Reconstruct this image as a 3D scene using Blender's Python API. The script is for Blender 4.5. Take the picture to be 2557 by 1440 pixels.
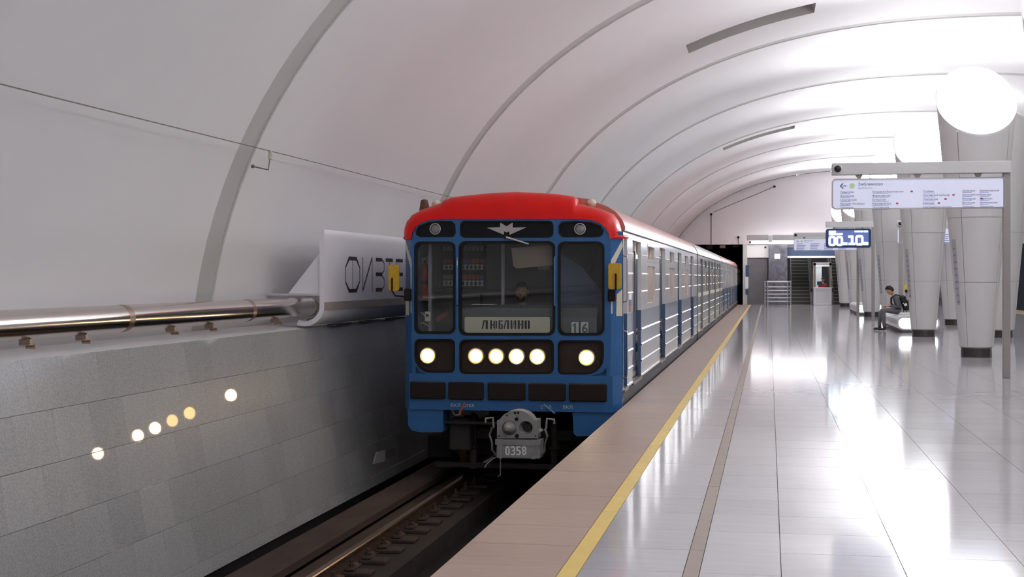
import bpy, bmesh, math, random
from mathutils import Vector, Matrix
from mathutils.geometry import tessellate_polygon
for o in list(bpy.data.objects): bpy.data.objects.remove(o)
random.seed(7)
S = bpy.context.scene
C = S.collection
PI = math.pi

# ------------------------------------------------------------------ camera, world, exposure
F, CX, VY, H = 3500.0, 1278.5, 692.0, 1.56          # focal length in px of a 2557 px wide frame, horizon, eye height
TH = math.atan((1920 - CX) / F)
cT, sT = math.cos(TH), math.sin(TH)
cam = bpy.data.cameras.new('camera'); camo = bpy.data.objects.new('camera', cam); C.objects.link(camo)
camo.location = (0, 0, H); camo.rotation_euler = (PI/2, 0, TH)
cam.sensor_width = 36; cam.lens = 36 * F / 2557; cam.shift_y = -28 / 2557
cam.clip_start = .1; cam.clip_end = 400
S.camera = camo
w = bpy.data.worlds.new('world'); S.world = w; w.use_nodes = True
w.node_tree.nodes['Background'].inputs[0].default_value = (.8, .85, 1, 1)
w.node_tree.nodes['Background'].inputs[1].default_value = .02
S.view_settings.view_transform = 'Standard'; S.view_settings.look = 'None'
S.view_settings.exposure = 0.36; S.view_settings.gamma = 1
S.view_settings.use_curve_mapping = False
LAMP = 43.0        # strength of the slanted column lamps

# pixel -> place (direction from the photo, distance from the plane it lies on)
def onY(u, v, Y):
    t = (u - CX) / F; X = Y * (t*cT - sT) / (cT + t*sT); d = -X*sT + Y*cT
    return X, H + (VY - v) * d / F
def onX(u, v, X):
    d = F * X / (cT * (u - 1920)); Y = (d + X*sT) / cT
    return Y, H + (VY - v) * d / F

# ------------------------------------------------------------------ materials
MATS = {}
def mat(name, col, r=.5, m=0, coat=0, cr=.03, var=0, vs=4, bump=0, bs=60, emit=0, rnd=0, spec=.5, stretch=None, ecol=None):
    if name in MATS: return MATS[name]
    M = bpy.data.materials.new(name); M.use_nodes = True; MATS[name] = M
    nt = M.node_tree; N = nt.nodes; L = nt.links; b = N['Principled BSDF']
    c = (*col, 1)
    b.inputs['Base Color'].default_value = c; b.inputs['Roughness'].default_value = r
    b.inputs['Metallic'].default_value = m; b.inputs['Specular IOR Level'].default_value = spec
    b.inputs['Coat Weight'].default_value = coat; b.inputs['Coat Roughness'].default_value = cr
    M.diffuse_color = c
    tc = N.new('ShaderNodeTexCoord'); co = tc.outputs['Object']
    if stretch:
        mp = N.new('ShaderNodeMapping'); mp.inputs['Scale'].default_value = stretch; L.new(co, mp.inputs[0]); co = mp.outputs[0]
    if var or rnd:
        mx = N.new('ShaderNodeMix'); mx.data_type = 'RGBA'
        mx.inputs['A'].default_value = (*[max(0, x*(1-var-rnd)) for x in col], 1)
        mx.inputs['B'].default_value = (*[min(1, x*(1+var+rnd)) for x in col], 1)
        no = N.new('ShaderNodeTexNoise'); no.inputs['Scale'].default_value = vs; no.inputs['Detail'].default_value = 6
        L.new(co, no.inputs['Vector'])
        fac = no.outputs['Fac']
        if rnd:
            oi = N.new('ShaderNodeObjectInfo'); a = N.new('ShaderNodeMath'); a.operation = 'MULTIPLY_ADD'
            a.inputs[1].default_value = rnd/(rnd+var); L.new(oi.outputs['Random'], a.inputs[0])
            k = N.new('ShaderNodeMath'); k.operation = 'MULTIPLY'; k.inputs[1].default_value = var/(rnd+var); L.new(fac, k.inputs[0])
            L.new(k.outputs[0], a.inputs[2]); fac = a.outputs[0]
        L.new(fac, mx.inputs['Factor']); L.new(mx.outputs['Result'], b.inputs['Base Color'])
    if bump:
        n2 = N.new('ShaderNodeTexNoise'); n2.inputs['Scale'].default_value = bs; L.new(co, n2.inputs['Vector'])
        bp = N.new('ShaderNodeBump'); bp.inputs['Strength'].default_value = bump; bp.inputs['Distance'].default_value = .01
        L.new(n2.outputs['Fac'], bp.inputs['Height']); L.new(bp.outputs[0], b.inputs['Normal'])
    if emit:
        b.inputs['Emission Color'].default_value = (*(ecol or col), 1); b.inputs['Emission Strength'].default_value = emit
    return M
def glass(name, tint, ior=1.5, rough=.0):
    M = bpy.data.materials.new(name); M.use_nodes = True; MATS[name] = M
    nt = M.node_tree; N = nt.nodes; L = nt.links
    for n in list(N):
        if n.type == 'BSDF_PRINCIPLED': N.remove(n)
    out = [n for n in N if n.type == 'OUTPUT_MATERIAL'][0]
    t = N.new('ShaderNodeBsdfTransparent'); t.inputs[0].default_value = (*tint, 1)
    g = N.new('ShaderNodeBsdfGlossy'); g.inputs['Roughness'].default_value = rough
    fr = N.new('ShaderNodeFresnel'); fr.inputs[0].default_value = ior
    mx = N.new('ShaderNodeMixShader'); L.new(fr.outputs[0], mx.inputs[0]); L.new(t.outputs[0], mx.inputs[1]); L.new(g.outputs[0], mx.inputs[2])
    L.new(mx.outputs[0], out.inputs[0]); return M

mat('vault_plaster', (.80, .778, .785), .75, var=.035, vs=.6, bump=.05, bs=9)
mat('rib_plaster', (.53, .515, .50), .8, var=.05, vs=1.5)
mat('end_plaster', (.88, .84, .855), .8, var=.03, vs=.5)
mat('granite', (.40, .40, .395), .42, coat=.65, cr=.022, var=.6, vs=60, rnd=.08)
mat('granite_far', (.36, .36, .36), .42, coat=.5, cr=.03, var=.4, vs=75)
mat('floor_stone', (.60, .595, .61), .085, var=.10, vs=2.2, rnd=.045, stretch=(1, 5, 1), spec=.75)
mat('granite_joint', (.44, .42, .39), .8)
mat('joint', (.16, .15, .15), .8)
mat('edge_stone', (.41, .305, .243), .48, var=.22, vs=3, rnd=.05, stretch=(1, 9, 1))
mat('yellow_line', (.84, .61, .17), .45, var=.10, vs=5, rnd=.05)
mat('tan_stone', (.37, .305, .255), .5, var=.12, vs=6, rnd=.05)
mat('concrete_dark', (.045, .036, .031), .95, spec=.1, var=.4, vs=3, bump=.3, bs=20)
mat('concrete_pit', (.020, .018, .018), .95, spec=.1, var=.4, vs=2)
mat('rail_steel', (.16, .095, .06), .45, m=.6, var=.35, vs=8)
mat('rail_head', (.34, .22, .13), .25, m=.9, var=.3, vs=12, stretch=(1, .1, 1))
mat('fastener', (.055, .040, .033), .85, spec=.15, var=.3, vs=20)
mat('cover_board', (.070, .050, .041), .9, spec=.08, var=.35, vs=4, stretch=(1, .3, 1))
mat('steel', (.62, .57, .53), .19, m=1, var=.07, vs=3, stretch=(1, .15, 1))
mat('steel_stain', (.40, .31, .25), .38, m=.9, var=.3, vs=12)
mat('steel_brushed', (.50, .43, .37), .5, m=.35, var=.12, vs=30, stretch=(1, 6, .3))
mat('steel_dark', (.28, .25, .22), .4, m=.9, var=.2, vs=15)
mat('steel_light', (.72, .72, .74), .3, m=.9)
mat('panel_white', (.90, .885, .93), .35, var=.02, vs=3)
mat('black', (.012, .012, .013), .5)
mat('letter_dark', (.025, .022, .022), .6)
mat('wire', (.20, .17, .15), .6)
mat('ceramic', (.66, .60, .47), .4)
# train
mat('blue_paint', (.030, .125, .32), .4, spec=.3, coat=.15, cr=.12, var=.16, vs=3, bump=.06, bs=14)
mat('blue_side', (.05, .11, .24), .28, coat=1, cr=.16, var=.14, vs=3)
mat('blue_handle', (.05, .17, .38), .35, coat=.4)
mat('cream_side', (.74, .73, .73), .3, coat=1, cr=.14, var=.08, vs=3)
mat('cream', (.64, .60, .50), .5, var=.06, vs=6)
mat('grey_side', (.24, .255, .25), .32, coat=.8, cr=.16, var=.12, vs=3)
mat('red_paint', (.74, .006, .003), .38, spec=.22, coat=.12, cr=.13, var=.14, vs=3.5, bump=.06, bs=10)
mat('red_roof', (.52, .16, .12), .4, coat=.5, cr=.16, var=.25, vs=2)
mat('gutter_brown', (.09, .07, .07), .6)
mat('grey_roof', (.42, .42, .41), .45, coat=.35, cr=.18, var=.15, vs=2)
mat('orange_roof', (.62, .12, .05), .45, coat=.3, cr=.18, var=.2, vs=2)
mat('rubber', (.010, .008, .007), .6, spec=.25)
mat('face_black', (.008, .008, .010), .45, spec=.2, var=.5, vs=18)
mat('lamp_panel', (.035, .022, .016), .5, spec=.25, var=.3, vs=6)
mat('buffer_rubber', (.022, .015, .013), .75, spec=.2, var=.2, vs=9, bump=.1, bs=60)
mat('under_dark', (.022, .018, .016), .8, var=.4, vs=8)
mat('coupler_grey', (.27, .265, .26), .5, var=.25, vs=14, bump=.15, bs=40)
mat('emblem', (.45, .42, .42), .4, m=.3)
mat('lamp_grey', (.26, .25, .25), .3, m=.3)
mat('headlamp_hot', (1, .80, .52), .3, emit=32, ecol=(1, .78, .48))
mat('headlamp_warm', (1, .66, .25), .3, emit=9, ecol=(1, .60, .20))
mat('headlamp_amber', (1, .6, .2), .3, emit=.95, ecol=(1, .50, .13))
mat('mirror_yellow', (.60, .36, .02), .55, var=.3, vs=25)
mat('cab_wall', (.105, .105, .10), .7, var=.1, vs=5)
mat('reflection_blue', (.10, .14, .24), .5)
mat('cab_grey', (.22, .22, .225), .6)
mat('cab_panel', (.045, .042, .04), .6)
mat('breaker_white', (.5, .49, .46), .6)
mat('breaker_red', (.42, .10, .07), .5)
mat('breaker_blue', (.07, .10, .26), .5)
mat('extinguisher', (.55, .05, .03), .35)
mat('visor_tan', (.36, .27, .22), .7)
mat('plate_cream', (.85, .79, .60), .5, var=.06, vs=7)
mat('white_print', (.85, .85, .84), .5)
mat('dull_print', (.62, .62, .58), .6, var=.25, vs=90)
mat('pole_lilac', (.42, .40, .46), .35)
mat('interior_tan', (.66, .52, .40), .6)
mat('interior_glow', (1, .9, .75), .5, emit=9, ecol=(1, .86, .68))
mat('seat_brown', (.12, .06, .03), .6)
glass('cab_glass', (.93, .95, .95), 1.42)
glass('car_glass', (.85, .78, .70), 1.45, .04)
mat('window_tan_light', (.42, .30, .22), .4, spec=.3, coat=.25, cr=.08, var=.12, vs=2)  # tan light on the side glass, painted as an opaque pane colour
mat('door_shade_tone', (.13, .09, .075), .3, spec=.3, coat=.3, cr=.08, var=.2, vs=2)  # reflected tan and dark of the door recess, painted into opaque panes
mat('skirt_dark', (.055, .055, .07), .6, var=.3, vs=4)
glass('booth_glass', (.92, .95, .96), 1.3)
# platform furniture
mat('column_panel', (.62, .605, .595), .42, var=.02, vs=2, rnd=.015)
mat('column_core', (.30, .29, .28), .7)
mat('column_base', (.05, .042, .040), .2, var=.8, vs=9, stretch=(3, 3, .4), coat=.3)
mat('rim_white', (.80, .80, .80), .4)
mat('lamp_glow', (1, 1, 1), .4, emit=LAMP, ecol=(.955, .965, 1))
mat('lamp_glow_fill', (1, 1, 1), .4, emit=LAMP*.36, ecol=(.955, .965, 1))  # weaker lamps of the hidden far row, set as fill light
mat('bench_shell', (.66, .655, .67), .35)
mat('bench_glow', (1, 1, 1), .4, emit=2.6)
mat('bench_base', (.13, .12, .105), .5)
mat('beam_grey', (.62, .615, .61), .45)
mat('post_grey', (.35, .32, .31), .4)
mat('sign_face', (.60, .62, .76), .4, emit=.26, ecol=(.76, .80, 1))
mat('sign_frame', (.42, .42, .43), .35, m=.6)
mat('sign_ink', (.05, .055, .16), .6)
mat('sign_ink_soft', (.30, .32, .62), .6)
mat('sign_red', (.55, .10, .20), .6)
mat('sign_green', (.62, .78, .42), .5)
mat('timer_blue', (.012, .045, .13), .35)
mat('timer_screen', (.09, .12, .32), .3, emit=.20, ecol=(.25, .35, .95))
mat('timer_glow', (.9, 1, 1), .4, emit=2.8, ecol=(.86, .97, 1))
mat('marble_dark', (.115, .115, .14), .22, var=1.0, vs=3.5, coat=.1)
mat('stone_panel', (.17, .16, .17), .2, var=.3, vs=1.2)
mat('hall_grey', (.20, .19, .19), .4)
mat('hall_wall', (.11, .105, .11), .35)
mat('step_dark', (.06, .061, .058), .5)
mat('step_edge', (.26, .26, .23), .5)
mat('white_board', (.88, .88, .87), .5)
mat('strip_glow', (1, 1, 1), .5, emit=3.0)
mat('entrance_glow', (1, 1, 1), .5, emit=10, ecol=(1, .95, .97))
mat('hall_fill_glow', (1, 1, 1), .5, emit=30)
mat('blue_panel', (.05, .09, .18), .5)
mat('skin', (.55, .30, .20), .55)
mat('skin_dark', (.36, .20, .13), .6)
mat('hair', (.018, .013, .011), .7)
mat('sweater_grey', (.125, .13, .145), .85, var=.12, vs=25)
mat('trousers_grey', (.15, .148, .155), .85, var=.15, vs=15)
mat('shoe_black', (.012, .012, .013), .5)
mat('pack_black', (.010, .010, .014), .7)
mat('eye_white', (.7, .7, .68), .3)
mat('shirt_blue', (.16, .25, .45), .8)
mat('red_jacket', (.55, .03, .03), .7)
mat('paper', (.8, .8, .78), .7)
mat('yellow_top', (.75, .52, .04), .4)

# ------------------------------------------------------------------ mesh helpers
class B:
    def __init__(s): s.v = []; s.f = []
    def add(s, vs, fs):
        n = len(s.v); s.v += [tuple(p) for p in vs]; s.f += [tuple(i+n for i in q) for q in fs]; return s
    def box(s, x0, x1, y0, y1, z0, z1):
        return s.add([(x, y, z) for z in (z0, z1) for y in (y0, y1) for x in (x0, x1)],
                     [(0,2,3,1),(4,5,7,6),(0,1,5,4),(2,6,7,3),(0,4,6,2),(1,3,7,5)])
    def cbox(s, x0, x1, y0, y1, z0, z1, b=.01):   # chamfered box
        pts = []
        for z, k in ((z0, b), (z0+b, 0), (z1-b, 0), (z1, b)):
            for x, y in ((x0+k+b,y0+k),(x1-k-b,y0+k),(x1-k,y0+k+b),(x1-k,y1-k-b),(x1-k-b,y1-k),(x0+k+b,y1-k),(x0+k,y1-k-b),(x0+k,y0+k+b)): pts.append((x, y, z))
        fs = [tuple(range(7,-1,-1)), tuple(range(24,32))]
        for l in range(3):
            for i in range(8):
                j = (i+1) % 8; fs.append((l*8+i, l*8+j, l*8+8+j, l*8+8+i))
        return s.add(pts, fs)
    def prism(s, poly, fn, a, b):     # polygon (p,q) extruded from a to b ; fn(p,q,t)->xyz
        n = len(poly)
        s.add([fn(p, q, a) for p, q in poly] + [fn(p, q, b) for p, q in poly],
              [tuple(range(n))[::-1], tuple(range(n, 2*n))] + [(i, (i+1) % n, n+(i+1) % n, n+i) for i in range(n)])
        return s
    def plate(s, outer, holes, fn, a, b):   # polygon with holes, thickness a..b
        loops = [outer] + holes
        flat = [p for l in loops for p in l]; n = len(flat)
        tris = tessellate_polygon([[Vector((p[0], p[1], 0)) for p in l] for l in loops])
        vs = [fn(p[0], p[1], a) for p in flat] + [fn(p[0], p[1], b) for p in flat]
        fs = [tuple(t) for t in tris] + [tuple(i+n for i in t)[::-1] for t in tris]
        k = 0
        for l in loops:
            m = len(l)
            fs += [(k+i, k+(i+1) % m, n+k+(i+1) % m, n+k+i) for i in range(m)]; k += m
        return s.add(vs, fs)
    def tube(s, path, r, seg=8, caps=True):
        P = [Vector(p) for p in path]; rs = r if isinstance(r, (list, tuple)) else [r]*len(P)
        rings = []; up = None
        for i, p in enumerate(P):
            t = ((P[min(i+1, len(P)-1)] - P[max(i-1, 0)])).normalized()
            if up is None:
                up = Vector((0, 0, 1)) if abs(t.z) < .9 else Vector((1, 0, 0))
            x = t.cross(up)
            if x.length < 1e-4: x = t.cross(Vector((0, 1, 0)))
            x.normalize(); y = x.cross(t).normalized(); up = y
            rings.append([p + (x*math.cos(2*PI*k/seg) + y*math.sin(2*PI*k/seg))*rs[i] for k in range(seg)])
        n = len(s.v); vs = [q for r_ in rings for q in r_]; fs = []
        for i in range(len(P)-1):
            for k in range(seg):
                j = (k+1) % seg; fs.append((i*seg+k, i*seg+j, (i+1)*seg+j, (i+1)*seg+k))
        if caps: fs += [tuple(range(seg))[::-1], tuple(range((len(P)-1)*seg, len(P)*seg))]
        return s.add(vs, fs)
    def lathe(s, prof, c, axis='z', seg=20, caps=True):   # prof: (radius, height)
        vs = []; fs = []
        for r, h in prof:
            for k in range(seg):
                a = 2*PI*k/seg; p, q = r*math.cos(a), r*math.sin(a)
                d = {'z': (p, q, h), 'y': (p, h, q), 'x': (h, p, q)}[axis]
                vs.append((c[0]+d[0], c[1]+d[1], c[2]+d[2]))
        for i in range(len(prof)-1):
            for k in range(seg):
                j = (k+1) % seg; fs.append((i*seg+k, i*seg+j, (i+1)*seg+j, (i+1)*seg+k))
        if caps: fs += [tuple(range(seg))[::-1], tuple(range((len(prof)-1)*seg, len(prof)*seg))]
        return s.add(vs, fs)
    def grid(s, rows, close=False):
        m = len(rows[0]); vs = [p for r in rows for p in r]; fs = []
        for i in range(len(rows)-1):
            for k in range(m if close else m-1):
                j = (k+1) % m; fs.append((i*m+k, i*m+j, (i+1)*m+j, (i+1)*m+k))
        return s.add(vs, fs)
    def ball(s, c, r, sc=(1,1,1), seg=14, nr=9):
        rows = []
        for i in range(nr+1):
            a = PI*i/nr - PI/2; rr = max(math.cos(a), .001)
            rows.append([(c[0]+r*sc[0]*rr*math.cos(2*PI*k/seg), c[1]+r*sc[1]*rr*math.sin(2*PI*k/seg), c[2]+r*sc[2]*math.sin(a)) for k in range(seg)])
        return s.grid(rows, True)

def wloc(o):
    L = Vector((0, 0, 0))
    while o: L += o.location; o = o.parent
    return L
def finish(me, smooth):
    bm = bmesh.new(); bm.from_mesh(me); bmesh.ops.recalc_face_normals(bm, faces=bm.faces)
    if smooth:
        for f in bm.faces: f.smooth = True
        for e in bm.edges:
            if len(e.link_faces) == 2 and e.calc_face_angle(0) > smooth: e.smooth = False
    bm.to_mesh(me); bm.free()
def part(name, b, m, parent=None, smooth=0, **kw):
    """one mesh object; coordinates of b are world ones, stored relative to the parent thing"""
    me = bpy.data.meshes.new(name)
    if parent is not None: off = wloc(parent); loc = (0, 0, 0)
    else:
        xs, ys, zs = zip(*b.v); off = Vector(((min(xs)+max(xs))/2, (min(ys)+max(ys))/2, min(zs))); loc = off
    me.from_pydata([tuple(Vector(p)-off) for p in b.v], [], b.f); me.update(); finish(me, smooth)
    me.materials.append(MATS[m] if isinstance(m, str) else m)
    o = bpy.data.objects.new(name, me); C.objects.link(o)
    if parent is not None: o.parent = parent
    else: o.location = loc
    for k, v in kw.items(): o[k] = v
    return o
def thing(name, loc, label=None, category=None, group=None, kind=None):
    o = bpy.data.objects.new(name, None); C.objects.link(o); o.location = loc; o.empty_display_size = .1
    if label: o['label'] = label
    if category: o['category'] = category
    if group: o['group'] = group
    if kind: o['kind'] = kind
    return o
def struct(name, b, m, smooth=0, label=None):
    o = part(name, b, m, smooth=smooth); o['kind'] = 'structure'
    if label: o['label'] = label
    return o
def copy_tree(o, parent=None):
    c = o.copy(); C.objects.link(c)
    if parent is not None: c.parent = parent
    for ch in list(o.children): copy_tree(ch, c)
    return c
SM = math.radians(40)
def rrect(x0, x1, y0, y1, r, seg=5):
    rs = r if isinstance(r, (list, tuple)) else [r]*4      # order: (x0,y0),(x1,y0),(x1,y1),(x0,y1)
    out = []
    for (cx_, cy_, a0), q in zip(((x0, y0, PI), (x1, y0, 1.5*PI), (x1, y1, 0), (x0, y1, .5*PI)), rs):
        sx = 1 if cx_ == x0 else -1; sy = 1 if cy_ == y0 else -1
        for k in range(seg+1):
            a = a0 + .5*PI*k/seg; out.append((cx_+sx*q+q*math.cos(a), cy_+sy*q+q*math.sin(a)))
    return out
def circle(cx_, cy_, r, n=24): return [(cx_+r*math.cos(2*PI*k/n), cy_+r*math.sin(2*PI*k/n)) for k in range(n)]
def text_tris(body, size, bold=0, extrude=0):
    cu = bpy.data.curves.new('t', 'FONT'); cu.body = body; cu.size = size; cu.offset = bold; cu.resolution_u = 3
    o = bpy.data.objects.new('t', cu); C.objects.link(o)
    dg = bpy.context.evaluated_depsgraph_get(); dg.update()
    me = bpy.data.meshes.new_from_object(o.evaluated_get(dg))
    vs = [tuple(v.co) for v in me.vertices]; fs = [tuple(p.vertices) for p in me.polygons]
    bpy.data.objects.remove(o); bpy.data.curves.remove(cu); bpy.data.meshes.remove(me)
    return vs, fs
def add_text(b, body, size, fn, w_=None, bold=0):
    vs, fs = text_tris(body, size, bold)
    if not vs: return
    x0 = min(v[0] for v in vs); x1 = max(v[0] for v in vs)
    k = (w_/(x1-x0)) if w_ else 1
    b.add([fn((v[0]-x0)*k, v[1]) for v in vs], fs)

# ------------------------------------------------------------------ the station shell
VX, VZ, VA, VB, VN = 4.978, -.049, 11.167, 7.613, 2.31
def vault(t, d=0):          # t 0 (left foot) .. PI (right foot); d pushes outward
    c_, s_ = math.cos(PI-t), math.sin(t)
    return (VX + (VA+d)*math.copysign(abs(c_)**(2/VN), c_), VZ + (VB+d)*abs(s_)**(2/VN))
def t_of_x(x):
    lo, hi = 0, PI
    for _ in range(50):
        m_ = (lo+hi)/2
        if vault(m_)[0] < x: lo = m_
        else: hi = m_
    return lo
T0 = 0.0
for k in range(2000):
    if vault(k*.0005)[1] > .90: T0 = k*.0005; break
NT = 72
RIB = [14.53 + 9.49*k for k in range(-4, 8)]
RIB[-1] = 81.0
HW = .25
ceil = thing('ceiling', (VX, 30, 7.5), kind='structure', label='white ribbed single vault over the whole station')
slots = {30.25: (-1.72, .96), 54.1: (-1.72, .96)}
def band(y0, y1, d, ts): return [[(vault(t, d)[0], y, vault(t, d)[1]) for t in ts] for y in (y0, y1)]
base_ts = [T0 + (PI-2*T0)*k/NT for k in range(NT+1)]
for k in range(len(RIB)-1):
    y0, y1 = RIB[k]+HW, RIB[k+1]-HW
    sl = [y for y in slots if y0 < y < y1]
    ts = list(base_ts); b = B()
    if sl:
        ys = sl[0]; ta, tb = t_of_x(slots[ys][0]), t_of_x(slots[ys][1])
        ts = [t for t in ts if not (ta-.02 < t < ta+.02 or tb-.02 < t < tb+.02)] + [ta, tb]; ts.sort()
        i0, i1 = ts.index(ta), ts.index(tb)
        b.grid(band(y0, ys-.55, 0, ts)); b.grid(band(ys+.55, y1, 0, ts))
        b.grid(band(ys-.55, ys+.55, 0, ts[:i0+1])); b.grid(band(ys-.55, ys+.55, 0, ts[i1:]))
        q = B(); sub = ts[i0:i1+1]
        q.grid(band(ys-.55, ys+.55, .55, sub))
        for yy in (ys-.55, ys+.55):
            q.grid([[(vault(t, d)[0], yy, vault(t, d)[1]) for t in sub] for d in (0, .55)])
        for t in (ta, tb):
            q.grid([[(vault(t, d)[0], yy, vault(t, d)[1]) for yy in (ys-.55, ys+.55)] for d in (0, .55)])
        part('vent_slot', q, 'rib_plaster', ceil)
    else:
        b.grid(band(y0, y1, 0, ts))
    # reveals of the bay against the recessed rib
    for yy in (y0, y1): b.grid([[(vault(t, d)[0], yy, vault(t, d)[1]) for t in ts] for d in (0, .02)])
    part('vault_bay', b, 'vault_plaster', ceil, smooth=SM)
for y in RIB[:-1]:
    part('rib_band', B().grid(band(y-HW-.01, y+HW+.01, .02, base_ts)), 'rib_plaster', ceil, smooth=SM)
# closing walls (the end wall of the picture, and the one far behind the camera)
def arc_poly(zmin, n=40):
    P = []
    for k in range(n+1):
        t = PI*k/n; x, z = vault(t)
        if z >= zmin: P.append((x, z))
    return P
top = arc_poly(3.43)
xl = top[0][0]-.15; xr = top[-1][0]+.15
yfn = lambda p, q, t: (p, t, q)
struct('wall_end', B().prism([(xl, 3.43)] + top + [(xr, 3.43)], yfn, 80.98, 81.35), 'end_plaster')
struct('wall_back', B().box(-7.5, 17.5, -23.8, -23.4, -1.5, 8.2), 'end_plaster')

# ------------------------------------------------------------------ floor (platform)
PE = -1.738; PR = 2*VX - PE
Y0, Y1 = -20.0, 81.0
fl = thing('floor', (4, 30, 0), kind='structure', label='polished pale stone platform floor with tan guide strip and yellow line')
part('slab', B().box(PE+.03, PR-.03, Y0, Y1+.3, -.30, -.014), 'joint', fl)
part('edge_wall', B().box(PE+.32, PR-.32, Y0, Y1, -1.6, -.30), 'concrete_dark', fl)
JW = .004
cols = [('edge_stone', 'edge_slab', PE, -1.093), ('yellow_line', 'yellow_line_piece', -1.093, -.989), ('floor_stone', 'floor_tile', -.989, -.445),
        ('tan_stone', 'tan_strip_piece', -.445, -.361), ('floor_stone', 'floor_tile', -.361, .064)]
x = .064
while x < PR-1.2:
    cols.append(('floor_stone', 'floor_tile', x, min(x+.645, PR-1.2))); x += .645
cols += [('yellow_line', 'yellow_line_piece', PR-1.2, PR-1.1), ('edge_stone', 'edge_slab', PR-1.1, PR)]
PITCH = .62; YN, YF = 5.6, 18.6
nrow = int(round((YF-YN)/PITCH)); YF = YN + nrow*PITCH
for ci, (m_, nm, xa, xb) in enumerate(cols):
    vis = xb < 3.4
    long_ = 2 if nm in ('tan_strip_piece', 'yellow_line_piece') else 1
    if vis:
        tb = B().box(-(xb-xa)/2+JW/2, (xb-xa)/2-JW/2, -PITCH*long_/2+JW/2, PITCH*long_/2-JW/2, -.016, 0)
        me = bpy.data.meshes.new(nm); me.from_pydata(tb.v, [], tb.f); finish(me, 0); me.materials.append(MATS[m_])
        for r in range(0, nrow, long_):
            ya = YN + r*PITCH
            # skip what the camera can never see (left or right of the frame)
            o = bpy.data.objects.new(nm, me); C.objects.link(o); o.parent = fl
            o.location = ((xa+xb)/2 - 4, ya + PITCH*long_/2 - 30, random.uniform(-.0006, .0004))
    rest = B()
    L = PITCH*long_*(1 if xb < 6 else 4)
    y = YF if vis else Y0
    while y < Y1-.01:
        ye = min(y+L, Y1); rest.box(xa+JW/2, xb-JW/2, y+JW/2, ye-JW/2, -.016, 0); y = ye
    if vis:
        y = Y0
        while y < YN-.01:
            ye = min(y+L*2, YN); rest.box(xa+JW/2, xb-JW/2, y+JW/2, ye-JW/2, -.016, 0); y = ye
    o = part('paving', rest, m_, fl); o['kind'] = 'stuff'

# ------------------------------------------------------------------ track pit
tb = thing('track_bed', (-3.4, 30, -1.7), kind='structure', label='dark concrete track bed')
TE = 115
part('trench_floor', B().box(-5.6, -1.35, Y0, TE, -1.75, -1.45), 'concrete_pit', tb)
part('plinth', B().prism([(-4.62, -1.46), (-3.50, -1.46), (-3.49, -1.235), (-3.52, -1.222), (-4.62, -1.222)], lambda p, q, t: (p, t, q), Y0, TE), 'concrete_dark', tb)
part('plinth', B().box(-2.80, -1.75, Y0, TE, -1.46, -1.222), 'concrete_dark', tb)
b = B()
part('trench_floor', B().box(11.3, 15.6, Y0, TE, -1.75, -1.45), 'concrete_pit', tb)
part('plinth', B().box(11.75, 12.9, Y0, TE, -1.46, -1.222), 'concrete_dark', tb)
part('plinth', B().box(13.4, 14.6, Y0, TE, -1.46, -1.222), 'concrete_dark', tb)
TC = -3.145; GA = .7975
def rail(xc, detailed, label):
    r = thing('rail', (xc, 10, -1.225), label, 'rail', 'running rails')
    part('web_and_foot', B().prism([(xc-.066, -1.225), (xc+.066, -1.225), (xc+.066, -1.212), (xc+.012, -1.195), (xc+.010, -1.095), (xc+.034, -1.082), (xc-.034, -1.082), (xc-.010, -1.095), (xc-.012, -1.195), (xc-.066, -1.212)],
        lambda p, q, t: (p, t, q), Y0, TE), 'rail_steel', r)
    part('head', B().prism([(xc-.036, -1.084), (xc+.036, -1.084), (xc+.037, -1.058), (xc+.028, -1.048), (xc-.028, -1.048), (xc-.037, -1.058)], lambda p, q, t: (p, t, q), Y0, TE), 'rail_head', r)
    if detailed:
        first = None
        for k in range(30):
            y = 8.2 + .555*k
            if first is None:
                bp = part('base_plate', B().cbox(xc+.02, xc+.30, y-.105, y+.105, -1.226, -1.180, .012), 'fastener', r)
                part('clip', B().cbox(xc+.05, xc+.145, y-.085, y+.02, -1.182, -1.150, .010).cbox(xc+.075, xc+.125, y-.05, y+.09, -1.170, -1.138, .009), 'fastener', bp)
                part('bolt', B().lathe([(.030, -1.14), (.030, -1.118), (.024, -1.112), (.017, -1.112), (.017, -1.082), (.012, -1.076)], (xc+.10, y-.01, 0), seg=8), 'fastener', bp)
                first = bp; y00 = y
            else:
                c_ = first.copy(); C.objects.link(c_); c_.parent = r; c_.location = (0, y-y00, 0)
                for ch in first.children:
                    d = ch.copy(); C.objects.link(d); d.parent = c_
    return r
rail(TC-GA, True, 'rusty steel running rail with bolted fasteners beside the third rail cover')
rail(TC+GA, False, 'steel running rail close under the platform edge')
rail(2*VX-TC-GA, False, 'steel running rail of the far track by its platform')
rail(2*VX-TC+GA, False, 'steel running rail of the far track by its wall')
cv = thing('contact_rail_cover', (-4.4, 10, -1.22), 'long brown board cover over the contact rail beside the granite wall', 'rail cover')
part('cover', B().prism([(-4.60, -1.17), (-4.58, -1.00), (-4.53, -.985), (-4.27, -1.00), (-4.235, -1.03), (-4.235, -1.10), (-4.27, -1.10), (-4.28, -1.04), (-4.52, -1.03), (-4.55, -1.17)], lambda p, q, t: (p, t, q), Y0, TE), 'cover_board', cv)
part('board', B().box(-4.24, -4.02, Y0, TE, -1.224, -1.135), 'cover_board', cv)
for k in range(9):
    part('bracket', B().box(-4.60, -4.54, 2+3.0*k, 2.12+3.0*k, -1.224, -1.02), 'fastener', cv)

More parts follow.
